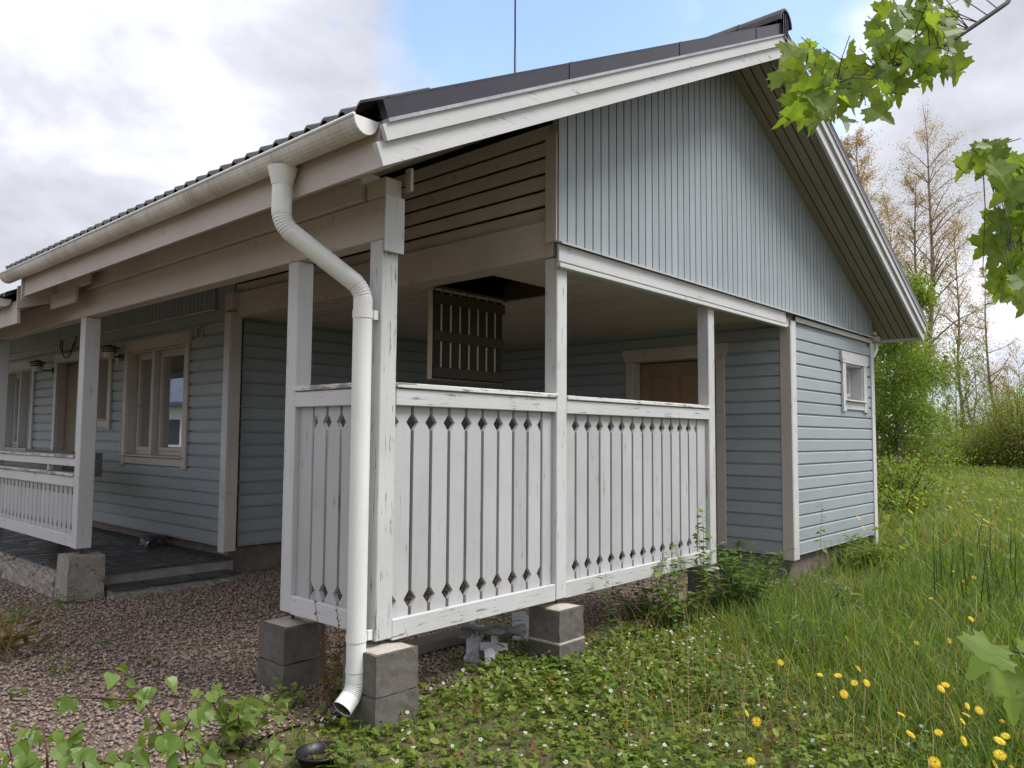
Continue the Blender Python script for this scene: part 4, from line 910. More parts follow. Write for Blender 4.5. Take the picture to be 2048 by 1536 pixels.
def blades(pos, h, width, lean, cols, curve=0.5):
    n = len(pos); a = rng.uniform(0, 6.283, n); d = np.stack([np.cos(a), np.sin(a), np.zeros(n)], 1); sd = np.stack([-np.sin(a), np.cos(a), np.zeros(n)], 1)
    face = rng.uniform(0, 6.283, n); sd = np.stack([np.cos(face), np.sin(face), np.zeros(n)], 1)
    vs = []
    for t_, wd in ((0, 1), (0.4, 0.9), (0.75, 0.6), (1.0, 0.08)):
        off = lean * (t_ * (1 - curve) + curve * t_ ** 2.4); zz = h * (t_ - 0.35 * np.abs(lean / np.maximum(h, 1e-3)) * t_ ** 2.5)
        c = pos + d * off[:, None] + np.stack([np.zeros(n), np.zeros(n), zz], 1)
        vs.append(c - sd * (width * wd)[:, None] / 2); vs.append(c + sd * (width * wd)[:, None] / 2)
    V = np.stack(vs, 1).reshape(-1, 3); b = (np.arange(n) * 8)[:, None, None]; q = np.array([(0, 1, 3), (0, 3, 2), (2, 3, 5), (2, 5, 4), (4, 5, 7), (4, 7, 6)])
    return V, (q[None] + b).reshape(-1, 3), np.repeat(cols, 8, 0)
def inside_house(x, y):
    return ((x > XS - 0.02) & (x < XB + 0.06) & (y > -0.02)) | ((x > XW - 0.1) & (y > YE - 0.05) & (x < XB + 0.05)) | ((x > -0.15) & (y > 3.9) & (x < 2))
def noise2(x, y, s=1.0, k=0):
    return (np.sin(x * 1.7 * s + 1.3 + k) * np.sin(y * 2.1 * s + 0.7 * k) + np.sin(x * 3.9 * s - y * 2.6 * s + 2 + k) * 0.6 + np.sin(x * 0.8 * s + y * 1.3 * s + 4 * k) * 0.7) / 2.3
GREENS = [(0.135, 0.215, 0.043), (0.170, 0.250, 0.052), (0.108, 0.182, 0.045), (0.210, 0.270, 0.075), (0.090, 0.158, 0.045)]
LUSH = [(0.160, 0.235, 0.034), (0.195, 0.265, 0.042), (0.125, 0.195, 0.030), (0.225, 0.280, 0.060), (0.100, 0.165, 0.032)]
DRY = [(0.30, 0.22, 0.11), (0.36, 0.28, 0.15), (0.22, 0.15, 0.08), (0.40, 0.33, 0.20)]

# ---- wild strawberry carpet in front of the porch
n = 62000; x = rng.uniform(-2.2, 6.2, n); y = rng.uniform(-2.8, 1.8, n)
edge = np.where(x < -0.1, 0.30 - 0.45 * (x + 0.1), np.where(x < 1.2, 0.30, np.where(x < 5.2, 0.42, 0.0)))
dens = np.clip((edge - y) * 2.2, 0.0, 1) * np.clip(0.85 + 0.8 * noise2(x, y, 1.2), 0.40, 1) * np.where(x > 1.6, np.clip(1.0 - (x - 1.6) * 0.10, 0.45, 1), 1)
dens *= np.where(x < -0.25, 0.30, 1) * np.clip(1.1 - np.maximum(x - y * 0.9 - 2.4, 0) * 0.5, 0.10, 1)
k = (rng.random(n) < dens) & ~inside_house(x, y); x = x[k]; y = y[k]; n = len(x)
z = gz(x, y) + rng.uniform(0.02, 0.10, n) * (0.7 + 0.5 * noise2(x, y, 2.0)); a = rng.uniform(0, 6.283, n)
ax = np.stack([np.cos(a), np.sin(a), rng.uniform(-0.25, 0.35, n)], 1); no = np.stack([rng.normal(0, 0.35, n), rng.normal(0, 0.35, n), np.ones(n)], 1)
sz = rng.uniform(0.014, 0.033, n); parts = [scatter(T_TREF, np.stack([x, y, z], 1), ax, no, sz, pal(n, LUSH))]
m_ = rng.random(n) < 0.35; st = blades(np.stack([x, y, gz(x, y)], 1)[m_], z[m_] - gz(x, y)[m_], np.full(m_.sum(), 0.0025), np.full(m_.sum(), 0.004), pal(m_.sum(), [(0.12, 0.13, 0.04), (0.16, 0.09, 0.05)])); parts.append(st)
nb2 = 2600; q = rng.integers(0, n, nb2); a = rng.uniform(0, 6.283, nb2); parts.append(scatter(T_OVAL, np.stack([x[q] + rng.normal(0, .05, nb2), y[q] + rng.normal(0, .05, nb2), gz(x[q], y[q]) + rng.uniform(0.01, 0.09, nb2)], 1), np.stack([np.cos(a), np.sin(a), rng.uniform(0.1, 1.6, nb2)], 1), np.stack([rng.normal(0, .3, nb2), rng.normal(0, .3, nb2), np.ones(nb2)], 1), rng.uniform(0.02, 0.055, nb2), pal(nb2, LUSH + [(0.24, 0.20, 0.07), (0.20, 0.10, 0.05)])))
sc = mk('strawberry_carpet', *pile(parts)[:2], 'leafcol', None, False, pile(parts)[2]); sc['kind'] = 'stuff'; sc['label'] = 'low carpet of wild strawberry leaves in front of the porch'
fk = rng.random(n) < np.clip(0.030 + 0.035 * noise2(x, y, 0.9, 2), 0.006, 0.07); nf = fk.sum()
no = np.stack([rng.normal(-0.35, 0.4, nf), rng.normal(-0.4, 0.4, nf), np.ones(nf)], 1); a = rng.uniform(0, 6.283, nf)
fv = scatter(T_FLOWER, np.stack([x[fk], y[fk], z[fk] + rng.uniform(0.015, 0.05, nf)], 1), np.stack([np.cos(a), np.sin(a), np.zeros(nf)], 1), no, rng.uniform(0.008, 0.013, nf), np.full((nf, 3), 0.80))
fl2 = mk('strawberry_flowers', *fv[:2], 'leafcol', None, False, fv[2]); fl2['kind'] = 'stuff'; fl2['label'] = 'tiny white strawberry blossoms scattered over the leaf carpet'

# ---- leaf litter
n = 9000; x = rng.uniform(-2.2, 9, n); y = rng.uniform(-2.5, 1.6, n)
dens = np.clip(0.25 + 0.5 * noise2(x, y, 1.6, 5), 0.05, 0.8) * np.where((y > -0.45) & (y < 0.35) & (x > 3.3), 1.6, 0.6) * np.where(x < 0, 0.4, 1)
k = (rng.random(n) < dens) & ~inside_house(x, y); x = x[k]; y = y[k]; n = len(x); a = rng.uniform(0, 6.283, n)
lv = scatter(T_OVAL, np.stack([x, y, gz(x, y) + rng.uniform(0.012, 0.03, n)], 1), np.stack([np.cos(a), np.sin(a), rng.normal(0, 0.2, n)], 1), np.stack([rng.normal(0, 0.4, n), rng.normal(0, 0.4, n), np.ones(n)], 1), rng.uniform(0.02, 0.055, n), pal(n, [(0.20, 0.12, 0.07), (0.30, 0.20, 0.13), (0.14, 0.08, 0.05), (0.34, 0.25, 0.18)]))
lt = mk('leaf_litter', *lv[:2], 'leafcol', None, False, lv[2]); lt['kind'] = 'stuff'; lt['label'] = 'dry brown leaf litter between the plants'

# ---- grass around the camera side of the house, thinning with distance
def grass(n, rmin, rmax, hfun, wfun, colours, dens, name, label, amin=-62, amax=26, dry=0.06, leanf=0.45):
    r_ = rng.uniform(rmin, rmax, n); a = np.radians(rng.uniform(amin, amax, n)); base = math.atan2(RC[2, 1], RC[2, 0])
    x = CAM[0] + r_ * np.cos(base + a); y = CAM[1] + r_ * np.sin(base + a)
    k = (rng.random(n) < dens(x, y)) & ~inside_house(x, y) & ~(inpoly(x, y, pts) & (rng.random(n) > 0.012)); x = x[k]; y = y[k]; r_ = r_[k]; n = len(x)
    h = hfun(x, y, r_) * rng.uniform(0.55, 1.2, n); c = pal(n, colours); d = rng.random(n) < dry; c[d] = pal(d.sum(), DRY)
    v, f, cc = blades(np.stack([x, y, np.where(r_ < 25, gz(x, y), -0.012)], 1), h, wfun(r_) * rng.uniform(0.7, 1.3, n), h * rng.uniform(0.1, leanf * 2, n), c)
    o_ = mk(name, v, f, 'leafcol', None, False, cc); o_['kind'] = 'stuff'; o_['label'] = label; return o_
def tall(x, y): return np.clip((x - 0.9 * y - 2.5) * 0.55, 0, 1) * np.where((y > -0.9) & (x > 4.6) & (x < 8.4), 0.45, 1)          # taller grass to the right of the path of plants
grass(135000, 2.6, 11, lambda x, y, r_: 0.07 + 0.25 * tall(x, y) + 0.06 * noise2(x, y, 0.9), lambda r_: 0.0055 + 0.0005 * r_, GREENS,
      lambda x, y: np.where((y > -0.75) & (x > 3.6) & (x < 8.3), 0.35, 1) * np.clip(0.42 + 0.58 * tall(x, y), 0, 1) * np.clip(0.75 + 0.5 * noise2(x, y, 0.8, 1), 0.15, 1) * np.where(x < 0, 0.4, 1), 'grass', 'rough green grass growing to the right of the porch', -50, 24, 0.035)
grass(80000, 9, 46, lambda x, y, r_: 0.26 + 0.12 * noise2(x, y, 0.25, 3) + 0.004 * r_, lambda r_: 0.006 + 0.0012 * r_, [(0.135, 0.215, 0.050), (0.165, 0.245, 0.060), (0.105, 0.175, 0.045), (0.205, 0.270, 0.080), (0.23, 0.225, 0.10)],
      lambda x, y: np.clip(0.7 + 0.5 * noise2(x, y, 0.3, 1), 0.2, 1), 'meadow_grass', 'light green meadow behind the storage room', -42, -10, 0.07)
n = 420; gp_ = np.array([ground(u, v)[:2] for u, v in zip(rng.uniform(1250, 2040, n), rng.uniform(1240, 1535, n))])
st = blades(np.c_[gp_, gz(gp_[:, 0], gp_[:, 1])], rng.uniform(0.25, 0.62, n), np.full(n, 0.0028), rng.uniform(0.05, 0.4, n), pal(n, DRY), 0.7)
o = mk('dry_grass_stems', *st[:2], 'leafcol', None, False, st[2]); o['kind'] = 'stuff'; o['label'] = 'thin straw coloured dead grass stems in the green grass'

# ---- dandelions
dn = [(1513, 1443), (1493, 1427), (1561, 1325), (1688, 1388), (1717, 1338), (1733, 1366), (1709, 1366), (1676, 1351), (1693, 1277), (1898, 1281), (1942, 1238), (1948, 1155), (1926, 1163), (1905, 1143), (1990, 1126),
      (1882, 1378), (1891, 1370), (1802, 1429), (1934, 1412), (1958, 1421), (1932, 1430), (1925, 1443), (2005, 1388), (2003, 1444), (1877, 1465), (1821, 1469), (1927, 1482), (2011, 1472), (1999, 1482), (2000, 1510), (1502, 1522), (1173, 1322), (1968, 1300), (2004, 1317), (1990, 1530), (1640, 1350), (1869, 1525), (2020, 1535), (1862, 1197), (2041, 1296), (1833, 1286)]
def dandy():
    """yellow composite flower head, radius 1, facing +z"""
    v, f = [], []
    for ring, (cnt, r0, r1, z0_, z1_) in enumerate(((22, 0.2, 1.0, 0.02, 0.06), (18, 0.12, 0.8, 0.08, 0.15), (12, 0.05, 0.5, 0.12, 0.22))):
        for i in range(cnt):
            a = 2 * math.pi * (i + 0.37 * ring) / cnt; b_ = 0.5 * math.pi / cnt; k0 = len(v)
            v += [(r0 * math.cos(a), r0 * math.sin(a), z0_), (r1 * 0.7 * math.cos(a - b_), r1 * 0.7 * math.sin(a - b_), z1_), (r1 * math.cos(a), r1 * math.sin(a), z1_ * 0.9), (r1 * 0.7 * math.cos(a + b_), r1 * 0.7 * math.sin(a + b_), z1_)]
            f.append((k0, k0 + 1, k0 + 2, k0 + 3))
    return v, f
dv, df = dandy(); first = None; fsm = None
for i, (u, v_) in enumerate(dn):
    h = random.uniform(0.16, 0.30); p = ground(u, v_, h); s = random.uniform(0.017, 0.025)
    d = thing('dandelion', 'yellow dandelion flower standing in the grass', 'flower', (p[0], p[1], 0), 'dandelions in the grass')
    if first is None: first = mk('flower_head', dv, df, 'petal_yellow', d); hd = first; hd.matrix_parent_inverse = Matrix.Identity(4)
    else: hd = first.copy(); COL.objects.link(hd); hd.parent = d
    hd.location = (0, 0, h); cl_ = 0.55 if random.random() < 0.25 else 1.0; hd.scale = (s * cl_, s * cl_, s * (2.6 if cl_ < 1 else 1)); hd.rotation_euler = (R(random.uniform(5, 65)), R(random.uniform(-25, 25)), R(random.uniform(-80, 20)))
    sm = MB().tube([(p[0] + random.uniform(-.03, .03), p[1] + random.uniform(-.03, .03), -0.01), (p[0], p[1], h * 0.6), (p[0], p[1], h - 0.002)], 0.0022, 5).build('stem', 'green_stem', d)

# ---- leaf-bearing plants
def herb(name, label, cat, base, h, n_stems, leaf, tpl, colours, spread=0.12, leaf_per=16, leanto=(0, 0), stemmat='green_stem', droop=-0.1, stem_r=0.003, up=0.4, group=None):
    b_ = np.array([base[0], base[1], 0.0]); th = thing(name, label, cat, tuple(b_), group); st = MB(); P_, A_, N_, S_ = [], [], [], []
    for k in range(n_stems):
        o_ = b_ + np.array([rng.normal(0, spread * 0.35), rng.normal(0, spread * 0.35), -0.01]); hh = h * rng.uniform(0.65, 1.0) if k else h
        tip = o_ + np.array([leanto[0] * hh + rng.normal(0, spread), leanto[1] * hh + rng.normal(0, spread), hh]); mid = (o_ + tip) / 2 + rng.normal(0, 0.02, 3)
        pl = smooth([o_, mid, tip], 5); st.tube(pl, list(np.linspace(stem_r, stem_r * 0.35, len(pl))), 5)
        for j in range(leaf_per):
            t_ = 0.15 + 0.85 * (j + rng.random()) / leaf_per; i0 = min(int(t_ * (len(pl) - 1)), len(pl) - 2); p = pl[i0] + (pl[i0 + 1] - pl[i0]) * (t_ * (len(pl) - 1) - i0)
            a = rng.uniform(0, 6.283); ax_ = np.array([math.cos(a), math.sin(a), up * rng.uniform(0.2, 1.4) + droop]); P_.append(p + nrm(ax_) * leaf * 0.15); A_.append(ax_); N_.append((rng.normal(0, .3), rng.normal(0, .3), 1)); S_.append(leaf * rng.uniform(0.6, 1.15) * (1 - 0.35 * t_))
    st.build('stem', stemmat, th, True); S_ = list(np.array(S_) * 1.25); v, f, c = scatter(tpl, P_, A_, N_, S_, pal(len(P_), colours)); mk('foliage', v, f, 'leafcol', th, False, c); return th
WIL = [(0.100, 0.175, 0.045), (0.125, 0.205, 0.050), (0.075, 0.140, 0.040)]
def gp(u, v): return ground(u, v)
herb('willowherb', 'leafy willowherb growing just right of the middle pier', 'plant', gp(1215, 1300), 0.52, 2, 0.075, T_LANCE, WIL, 0.05, 22)
herb('willowherb', 'willowherb clump crowding the foot of the right hand porch post', 'plant', (3.50, -0.30), 0.58, 26, 0.12, T_LANCE, WIL, 0.20, 26)
herb('willowherb', 'single upright willowherb in front of the storage foundation', 'plant', gp(1465, 1240), 0.60, 2, 0.10, T_LANCE, WIL, 0.05, 20)
herb('willowherb', 'willowherb growing between the scraps and the middle pier', 'plant', (1.26, 0.20), 0.36, 2, 0.10, T_LANCE, WIL, 0.05, 14)
herb('willowherb', 'willowherb clump in the grass below the storage corner', 'plant', gp(1640, 1330), 0.42, 5, 0.10, T_LANCE, WIL, 0.13, 18)
herb('willowherb', 'willowherb standing in the grass nearest the bottom edge', 'plant', gp(1500, 1420), 0.34, 5, 0.09, T_LANCE, WIL, 0.15, 16)
herb('nettle_clump', 'bright green leafy clump against the storage gable foundation', 'plant', (6.75, -0.25), 0.38, 24, 0.12, T_LANCE, LUSH, 0.28, 18)
herb('birch_seedling', 'slender birch seedling climbing the railing near its right end', 'sapling', (3.08, -0.14), 0.90, 2, 0.068, T_BIRCH, GREENS, 0.03, 46, (0.03, 0), 'twig_red', -0.55)
herb('birch_seedling', 'bushy birch seedling against the lower railing slats', 'sapling', (2.72, -0.16), 0.66, 8, 0.065, T_BIRCH, GREENS, 0.13, 30, (0, 0), 'twig_red', -0.4)
herb('birch_seedling', 'thin birch seedling in front of the storage corner board', 'sapling', (5.30, -0.28), 0.80, 1, 0.07, T_BIRCH, LUSH, 0.05, 17, (0.02, 0), 'twig_red', -0.5)
herb('birch_seedling', 'low birch seedling in the grass below the storage window', 'sapling', gp(1700, 1260), 0.40, 2, 0.07, T_BIRCH, GREENS, 0.10, 16, (0, 0), 'twig_red', -0.4)
herb('leafy_weed', 'dark green leafy weed under the railing right of the middle pier', 'plant', gp(1290, 1240), 0.36, 14, 0.06, T_BIRCH, GREENS, 0.20, 22)
herb('leafy_weed', 'low weeds beside the scraps under the railing', 'plant', (0.98, 0.14), 0.13, 6, 0.06, T_BIRCH, LUSH, 0.12, 7)
herb('leafy_weed', 'green weed at the foot of the rough terrace pier', 'plant', (-0.16, 4.0), 0.16, 4, 0.08, T_LANCE, LUSH, 0.07, 8)
herb('leafy_weed', 'small green weed sprouting in the open gravel', 'plant', gp(128, 1345), 0.12, 4, 0.07, T_LANCE, LUSH, 0.07, 8)
herb('leafy_weed', 'small green weed by the left edge of the gravel', 'plant', gp(40, 1245), 0.16, 5, 0.08, T_LANCE, LUSH, 0.08, 8)
herb('leafy_weed', 'weed sprouting behind the left hand porch pier', 'plant', gp(560, 1225), 0.14, 3, 0.06, T_LANCE, LUSH, 0.05, 8)
herb('leafy_weed', 'green weed between the downpipe and the left pier', 'plant', (0.08, 0.40), 0.26, 4, 0.075, T_BIRCH, GREENS, 0.08, 10)
herb('grass_tussock', 'grass tussock with brown blades at the left picture edge', 'grass', gp(15, 1325), 0.34, 16, 0.16, T_LANCE, [(0.10, 0.13, 0.04), (0.20, 0.14, 0.07)], 0.12, 5, (0, 0), 'dry_stem', 0.2)
for (u, v_) in ((90, 1300), (215, 1290), (300, 1330), (380, 1300), (470, 1330), (30, 1400), (540, 1440), (1070, 1345)):
    herb('seedling', 'tiny green seedling in the gravel', 'plant', gp(u, v_), random.uniform(0.04, 0.09), 2, 0.04, T_OVAL, LUSH, 0.03, 6, group='seedlings in the gravel')
herb('dock_stalk', 'dry rust brown dock stalk between the piers and the downpipe', 'plant', (-0.10, 0.34), 0.62, 4, 0.022, T_OVAL, [(0.26, 0.10, 0.035), (0.18, 0.07, 0.03)], 0.10, 46, (0, 0), 'brown_stem', 0.0, 0.003, 0.9)
herb('dock_stalk', 'dry brown stalk leaning across the corner pier', 'plant', gp(905, 1475), 0.55, 1, 0.012, T_OVAL, [(0.24, 0.14, 0.07)], 0.02, 24, (-0.35, 0.15), 'brown_stem', 0.0, 0.002, 0.6)
herb('leafy_weed', 'low strawberry like weed hanging over the black pot', 'plant', ground(668, 1550), 0.13, 7, 0.055, T_BIRCH, LUSH, 0.08, 8)
herb('leafy_weed', 'grassy weeds in front of the left hand porch pier', 'plant', ground(560, 1420), 0.14, 9, 0.05, T_BIRCH, LUSH, 0.14, 7)
# dark green sedges in the right grass
n = 60; bp_ = np.array([ground(u, v)[:2] for u, v in zip(rng.uniform(1870, 2046, n), rng.uniform(1150, 1290, n))])
st = blades(np.c_[bp_, np.zeros(n)], rng.uniform(0.4, 0.75, n), np.full(n, 0.009), rng.uniform(0.02, 0.12, n), pal(n, [(0.025, 0.055, 0.022), (0.035, 0.07, 0.03)]))
o = mk('sedge', *st[:2], 'leafcol', None, False, st[2]); o['kind'] = 'stuff'; o['label'] = 'stiff dark green sedge spikes standing above the right hand grass'

# ---- maple seedling bush and foreground birch sapling: leaves are parts
def leafmesh(name, outline, mid, mat, curl=0.12):
    """outline from the stalk round; one mesh, folded along the midrib"""
    n = len(outline); v = [(x_, y_, curl * abs(x_) - 0.16 * y_ * y_) for x_, y_ in outline]; c = len(v); v += [(0, y_, -0.16 * y_ * y_ - 0.015) for y_ in mid]
    return v
def maple_outline():
    half = [(0.03, 0.0), (0.16, -0.06), (0.30, -0.13), (0.33, -0.02), (0.47, 0.02), (0.36, 0.12), (0.42, 0.22), (0.62, 0.26), (0.56, 0.36), (0.66, 0.50), (0.48, 0.50), (0.40, 0.60), (0.24, 0.52), (0.17, 0.56), (0.22, 0.72), (0.14, 0.80), (0.12, 0.92), (0.0, 1.08)]
    return half, [(-x_, y_) for x_, y_ in half[-2::-1]]
def make_leaf(name, half, left, mat, wob, seed, parent=None):
    r_ = random.Random(seed); ol = half + left; n = len(ol); ph = r_.random() * 6
    def zf(x_, y_): return 0.26 * abs(x_) - 0.24 * y_ * y_ + wob * math.sin(5 * x_ + ph) * 0.5 + wob * math.sin(6 * y_ + ph * 2)
    mids = [0.0, 0.28, 0.55, 0.85]; v = [(x_, y_, zf(x_, y_)) for x_, y_ in ol] + [(0, m_, zf(0, m_) - 0.02) for m_ in mids]; f = []
    hn = len(half)
    def near(y_): return n + min(range(4), key=lambda q_: abs(mids[q_] - y_))
    for i in range(n - 1):
        a = i; b_ = i + 1; m0 = near((ol[a][1] + ol[b_][1]) / 2); f.append((a, b_, m0))
    for side in (range(0, hn), range(hn - 1, n)):
        idx = list(side)
        for i in range(len(idx) - 2):
            m0 = near((ol[idx[i]][1] + ol[idx[i + 1]][1]) / 2); m1 = near((ol[idx[i + 1]][1] + ol[idx[i + 2]][1]) / 2)
            if m0 != m1: f.append((idx[i + 1], m1, m0))
    # stalk
    k0 = len(v); v += [(-0.008, 0.0, 0.0), (0.008, 0.0, 0.0), (0.006, -0.3, 0.03), (-0.006, -0.3, 0.03)]; f.append((k0, k0 + 1, k0 + 2, k0 + 3))
    me = bpy.data.meshes.new(name); me.from_pydata(v, [], f); me.update(); me.materials.append(MATS[mat]); bm = bmesh.new(); bm.from_mesh(me); bmesh.ops.recalc_face_normals(bm, faces=bm.faces); bm.to_mesh(me); bm.free(); return me
mh, ml = maple_outline(); MAPLE = [make_leaf('leaf', mh, ml, 'maple_leaf', w_, i) for i, w_ in enumerate((0.02, 0.035, 0.05, 0.03))]
YOUNG = [make_leaf('leaf', mh, ml, 'maple_young', w_, 40 + i) for i, w_ in enumerate((0.02, 0.03))]
bh = [(0.02, 0.0), (0.20, 0.02), (0.36, 0.12), (0.42, 0.26), (0.36, 0.42), (0.26, 0.58), (0.18, 0.74), (0.08, 0.9), (0.0, 1.05)]; bl_ = [(-x_, y_) for x_, y_ in bh[-2::-1]]
BIRCH = [make_leaf('leaf', bh, bl_, 'birch_leaf', w_, 20 + i) for i, w_ in enumerate((0.02, 0.035, 0.03))]
def put_leaf(meshes, parent, p, axis, normal, size):
    ax_ = Vector(axis).normalized(); no = Vector(normal); no = (no - ax_ * no.dot(ax_)).normalized(); sd = ax_.cross(no)
    o_ = bpy.data.objects.new('leaf', random.choice(meshes)); link(o_, parent); o_.matrix_parent_inverse = Matrix.Translation(-Vector(parent.location))
    M_ = Matrix(((sd.x, ax_.x, no.x, p[0]), (sd.y, ax_.y, no.y, p[1]), (sd.z, ax_.z, no.z, p[2]), (0, 0, 0, 1))); o_.matrix_basis = M_ @ Matrix.Scale(size, 4); return o_
def leafy_shoot(th, pl, rads, meshes, mat, n_leaf, size, t0=0.2, petiole=0.45, hang=0.8):
    MB().tube(pl, rads, 7).build('stem', mat, th, True)
    for j in range(n_leaf):
        t_ = t0 + (1 - t0) * (j + 0.5 * random.random()) / n_leaf; i0 = min(int(t_ * (len(pl) - 1)), len(pl) - 2); p = np.array(pl[i0]) + (np.array(pl[i0 + 1]) - np.array(pl[i0])) * (t_ * (len(pl) - 1) - i0)
        a = random.uniform(0, 6.28); d = np.array([math.cos(a), math.sin(a), random.uniform(-0.2, 0.5)]); d = d / np.linalg.norm(d); s = size * random.uniform(0.65, 1.15)
        q = p + d * s * petiole; ax_ = d * random.uniform(0.5, 1.0) + np.array([0, 0, -hang * random.uniform(0.4, 1.3)])
        put_leaf(meshes, th, q, ax_, (random.gauss(-0.35, .45), random.gauss(-0.45, .45), 0.9), s)
sp = thing('birch_sapling', 'arching birch sapling with pale green heart shaped leaves at the bottom left', 'sapling', tuple(ground(345, 1536)))
def sh(*uvd): return smooth([at(*q) for q in uvd], 6)
for pl, nl in ((sh((345, 1500, 2.75), (330, 1470, 2.75), (285, 1400, 2.75), (245, 1365, 2.75), (205, 1320, 2.75)), 16), (sh((285, 1400, 2.75), (230, 1398, 2.72), (150, 1395, 2.7), (112, 1400, 2.7)), 9),
               (sh((250, 1536, 2.6), (200, 1520, 2.6), (140, 1490, 2.6), (90, 1462, 2.6), (30, 1450, 2.6)), 14), (sh((345, 1500, 2.75), (375, 1450, 2.75), (400, 1400, 2.78)), 8), (sh((95, 1540, 2.5), (93, 1500, 2.5), (85, 1450, 2.55)), 8), (sh((380, 1545, 2.6), (372, 1510, 2.6), (365, 1450, 2.65)), 9), (sh((520, 1545, 2.7), (545, 1500, 2.75), (560, 1470, 2.8)), 8), (sh((30, 1545, 2.45), (20, 1500, 2.5), (10, 1460, 2.5)), 9), (sh((170, 1545, 2.5), (165, 1500, 2.5), (190, 1455, 2.55)), 10), (sh((230, 1545, 2.5), (280, 1500, 2.55), (310, 1480, 2.6)), 9), (sh((285, 1400, 2.75), (300, 1380, 2.78), (322, 1350, 2.8)), 6), (sh((440, 1550, 2.6), (420, 1520, 2.6), (385, 1490, 2.6)), 8)):
    leafy_shoot(sp, pl, list(np.linspace(0.0045, 0.002, len(pl))), BIRCH, 'twig_red', nl, 0.062, 0.05)
mb_ = ground(470, 1500); mp_ = thing('maple_seedling', 'dark green maple seedling bush between the birch sapling and the downpipe', 'sapling', tuple(mb_))
for k in range(6):
    tip = mb_ + np.array([random.gauss(0, .10), random.gauss(0, .10), random.uniform(0.14, 0.30)]); leafy_shoot(mp_, smooth([mb_ + np.array([random.gauss(0, .03), random.gauss(0, .03), 0]), (mb_ + tip) / 2 + np.array([.01, 0, .01]), tip], 4), 0.003, MAPLE, 'twig_red', 8, 0.075, 0.35, 0.4, 0.25)
sp2 = thing('birch_sapling', 'bare reddish twig with a few leaves below the downpipe outlet', 'sapling', tuple(ground(690, 1536)))
leafy_shoot(sp2, sh((700, 1560, 3.2), (640, 1480, 3.2), (560, 1420, 3.25), (500, 1390, 3.3)), 0.003, BIRCH, 'twig_red', 5, 0.05, 0.3)

# ---- maple standing right of the view, its boughs reaching in
mt = thing('maple_tree', 'maple with broad green leaves reaching in from the right', 'tree', (0.45, -4.75, 0))
tb = np.array([0.45, -4.75, 0.0])
MB().tube(smooth([tb + (0, 0, -0.1), tb + (0.02, 0.03, 1.2), tb + (-0.05, 0.02, 2.6), tb + (0.05, 0.1, 4.5), tb + (0.1, 0.2, 6.5)], 5), list(np.linspace(0.13, 0.05, 21)), 10).build('trunk', 'bark', mt, True)
def bough(path, r0, r1, clusters, n_leaf, size):
    pl = smooth(path, 7); MB().tube(pl, list(np.linspace(r0, r1, len(pl))), 7).build('limb', 'twig_dark', mt, True)
    for (u, v, d, su, sv, n_) in clusters:
        for j in range(n_):
            p = at(u + random.gauss(0, su), v + random.gauss(0, sv), d + random.gauss(0, 0.12)); a = random.uniform(0, 6.28)
            ax_ = np.array([0.55 * math.cos(a), 0.55 * math.sin(a), -random.uniform(0.35, 1.1)])
            put_leaf(MAPLE, mt, p, ax_, (random.gauss(-0.45, .45), random.gauss(-0.4, .45), random.uniform(0.2, 0.9)), size * random.uniform(0.7, 1.15))
            if random.random() < 0.75:
                tgt = min(pl, key=lambda q_: np.linalg.norm(q_ - p)); MB().tube([tgt, (tgt + p) / 2 + np.array([0, 0, 0.02]), p - nrm(ax_) * 0.016], [0.0016, 0.0012, 0.0010], 4).build('twig', 'twig_dark', mt)
bough([tb + (-0.03, 0.02, 2.7), at(2140, -90, 2.2), at(2015, 5, 2.1), at(1890, 90, 2.05), at(1840, 115, 2.05), at(1740, 145, 2.05), at(1650, 175, 2.05), at(1600, 200, 2.05)], 0.008, 0.002,
      [(1605, 120, 2.05, 26, 18, 12), (1680, 130, 2.05, 32, 24, 16), (1640, 180, 2.05, 26, 26, 10), (1760, 105, 2.1, 32, 30, 15), (1830, 60, 2.1, 30, 30, 14), (1870, 5, 2.15, 30, 22, 9), (1880, 100, 2.05, 26, 26, 10), (1815, 135, 2.05, 24, 20, 6), (1790, 0, 2.2, 16, 12, 3), (1640, 210, 2.05, 14, 12, 7), (1720, 175, 2.05, 26, 16, 8), (1850, 30, 2.1, 24, 24, 10)], 0, 0.068)
bough([tb + (-0.04, 0.02, 2.0), at(2200, 330, 2.0), at(2080, 330, 2.0), at(2010, 320, 2.0), at(1965, 315, 2.0)], 0.007, 0.002,
      [(1985, 310, 2.0, 24, 16, 16), (2035, 350, 2.0, 24, 28, 16), (2040, 430, 2.0, 20, 34, 20), (2030, 505, 2.0, 22, 34, 20), (2045, 550, 2.0, 20, 22, 10), (2005, 555, 2.0, 14, 14, 6)], 0, 0.066)
lowb = bough([tb + (-0.1, 0.05, 0.5), at(2300, 1400, 1.7), at(2150, 1340, 1.7), at(2060, 1310, 1.7), at(2015, 1300, 1.7)], 0.006, 0.002, [], 0, 0.1)
for u, v, dx_, s in ((1985, 1285, (-0.7, 0.2, -0.5), 0.095), (2010, 1345, (-0.5, -0.3, -0.7), 0.10), (2045, 1360, (0.2, -0.5, -0.8), 0.10), (2040, 1300, (0.5, -0.3, -0.4), 0.08)): put_leaf(YOUNG, mt, at(u, v, 1.7), dx_, (-0.45, -0.5, 0.8), s)

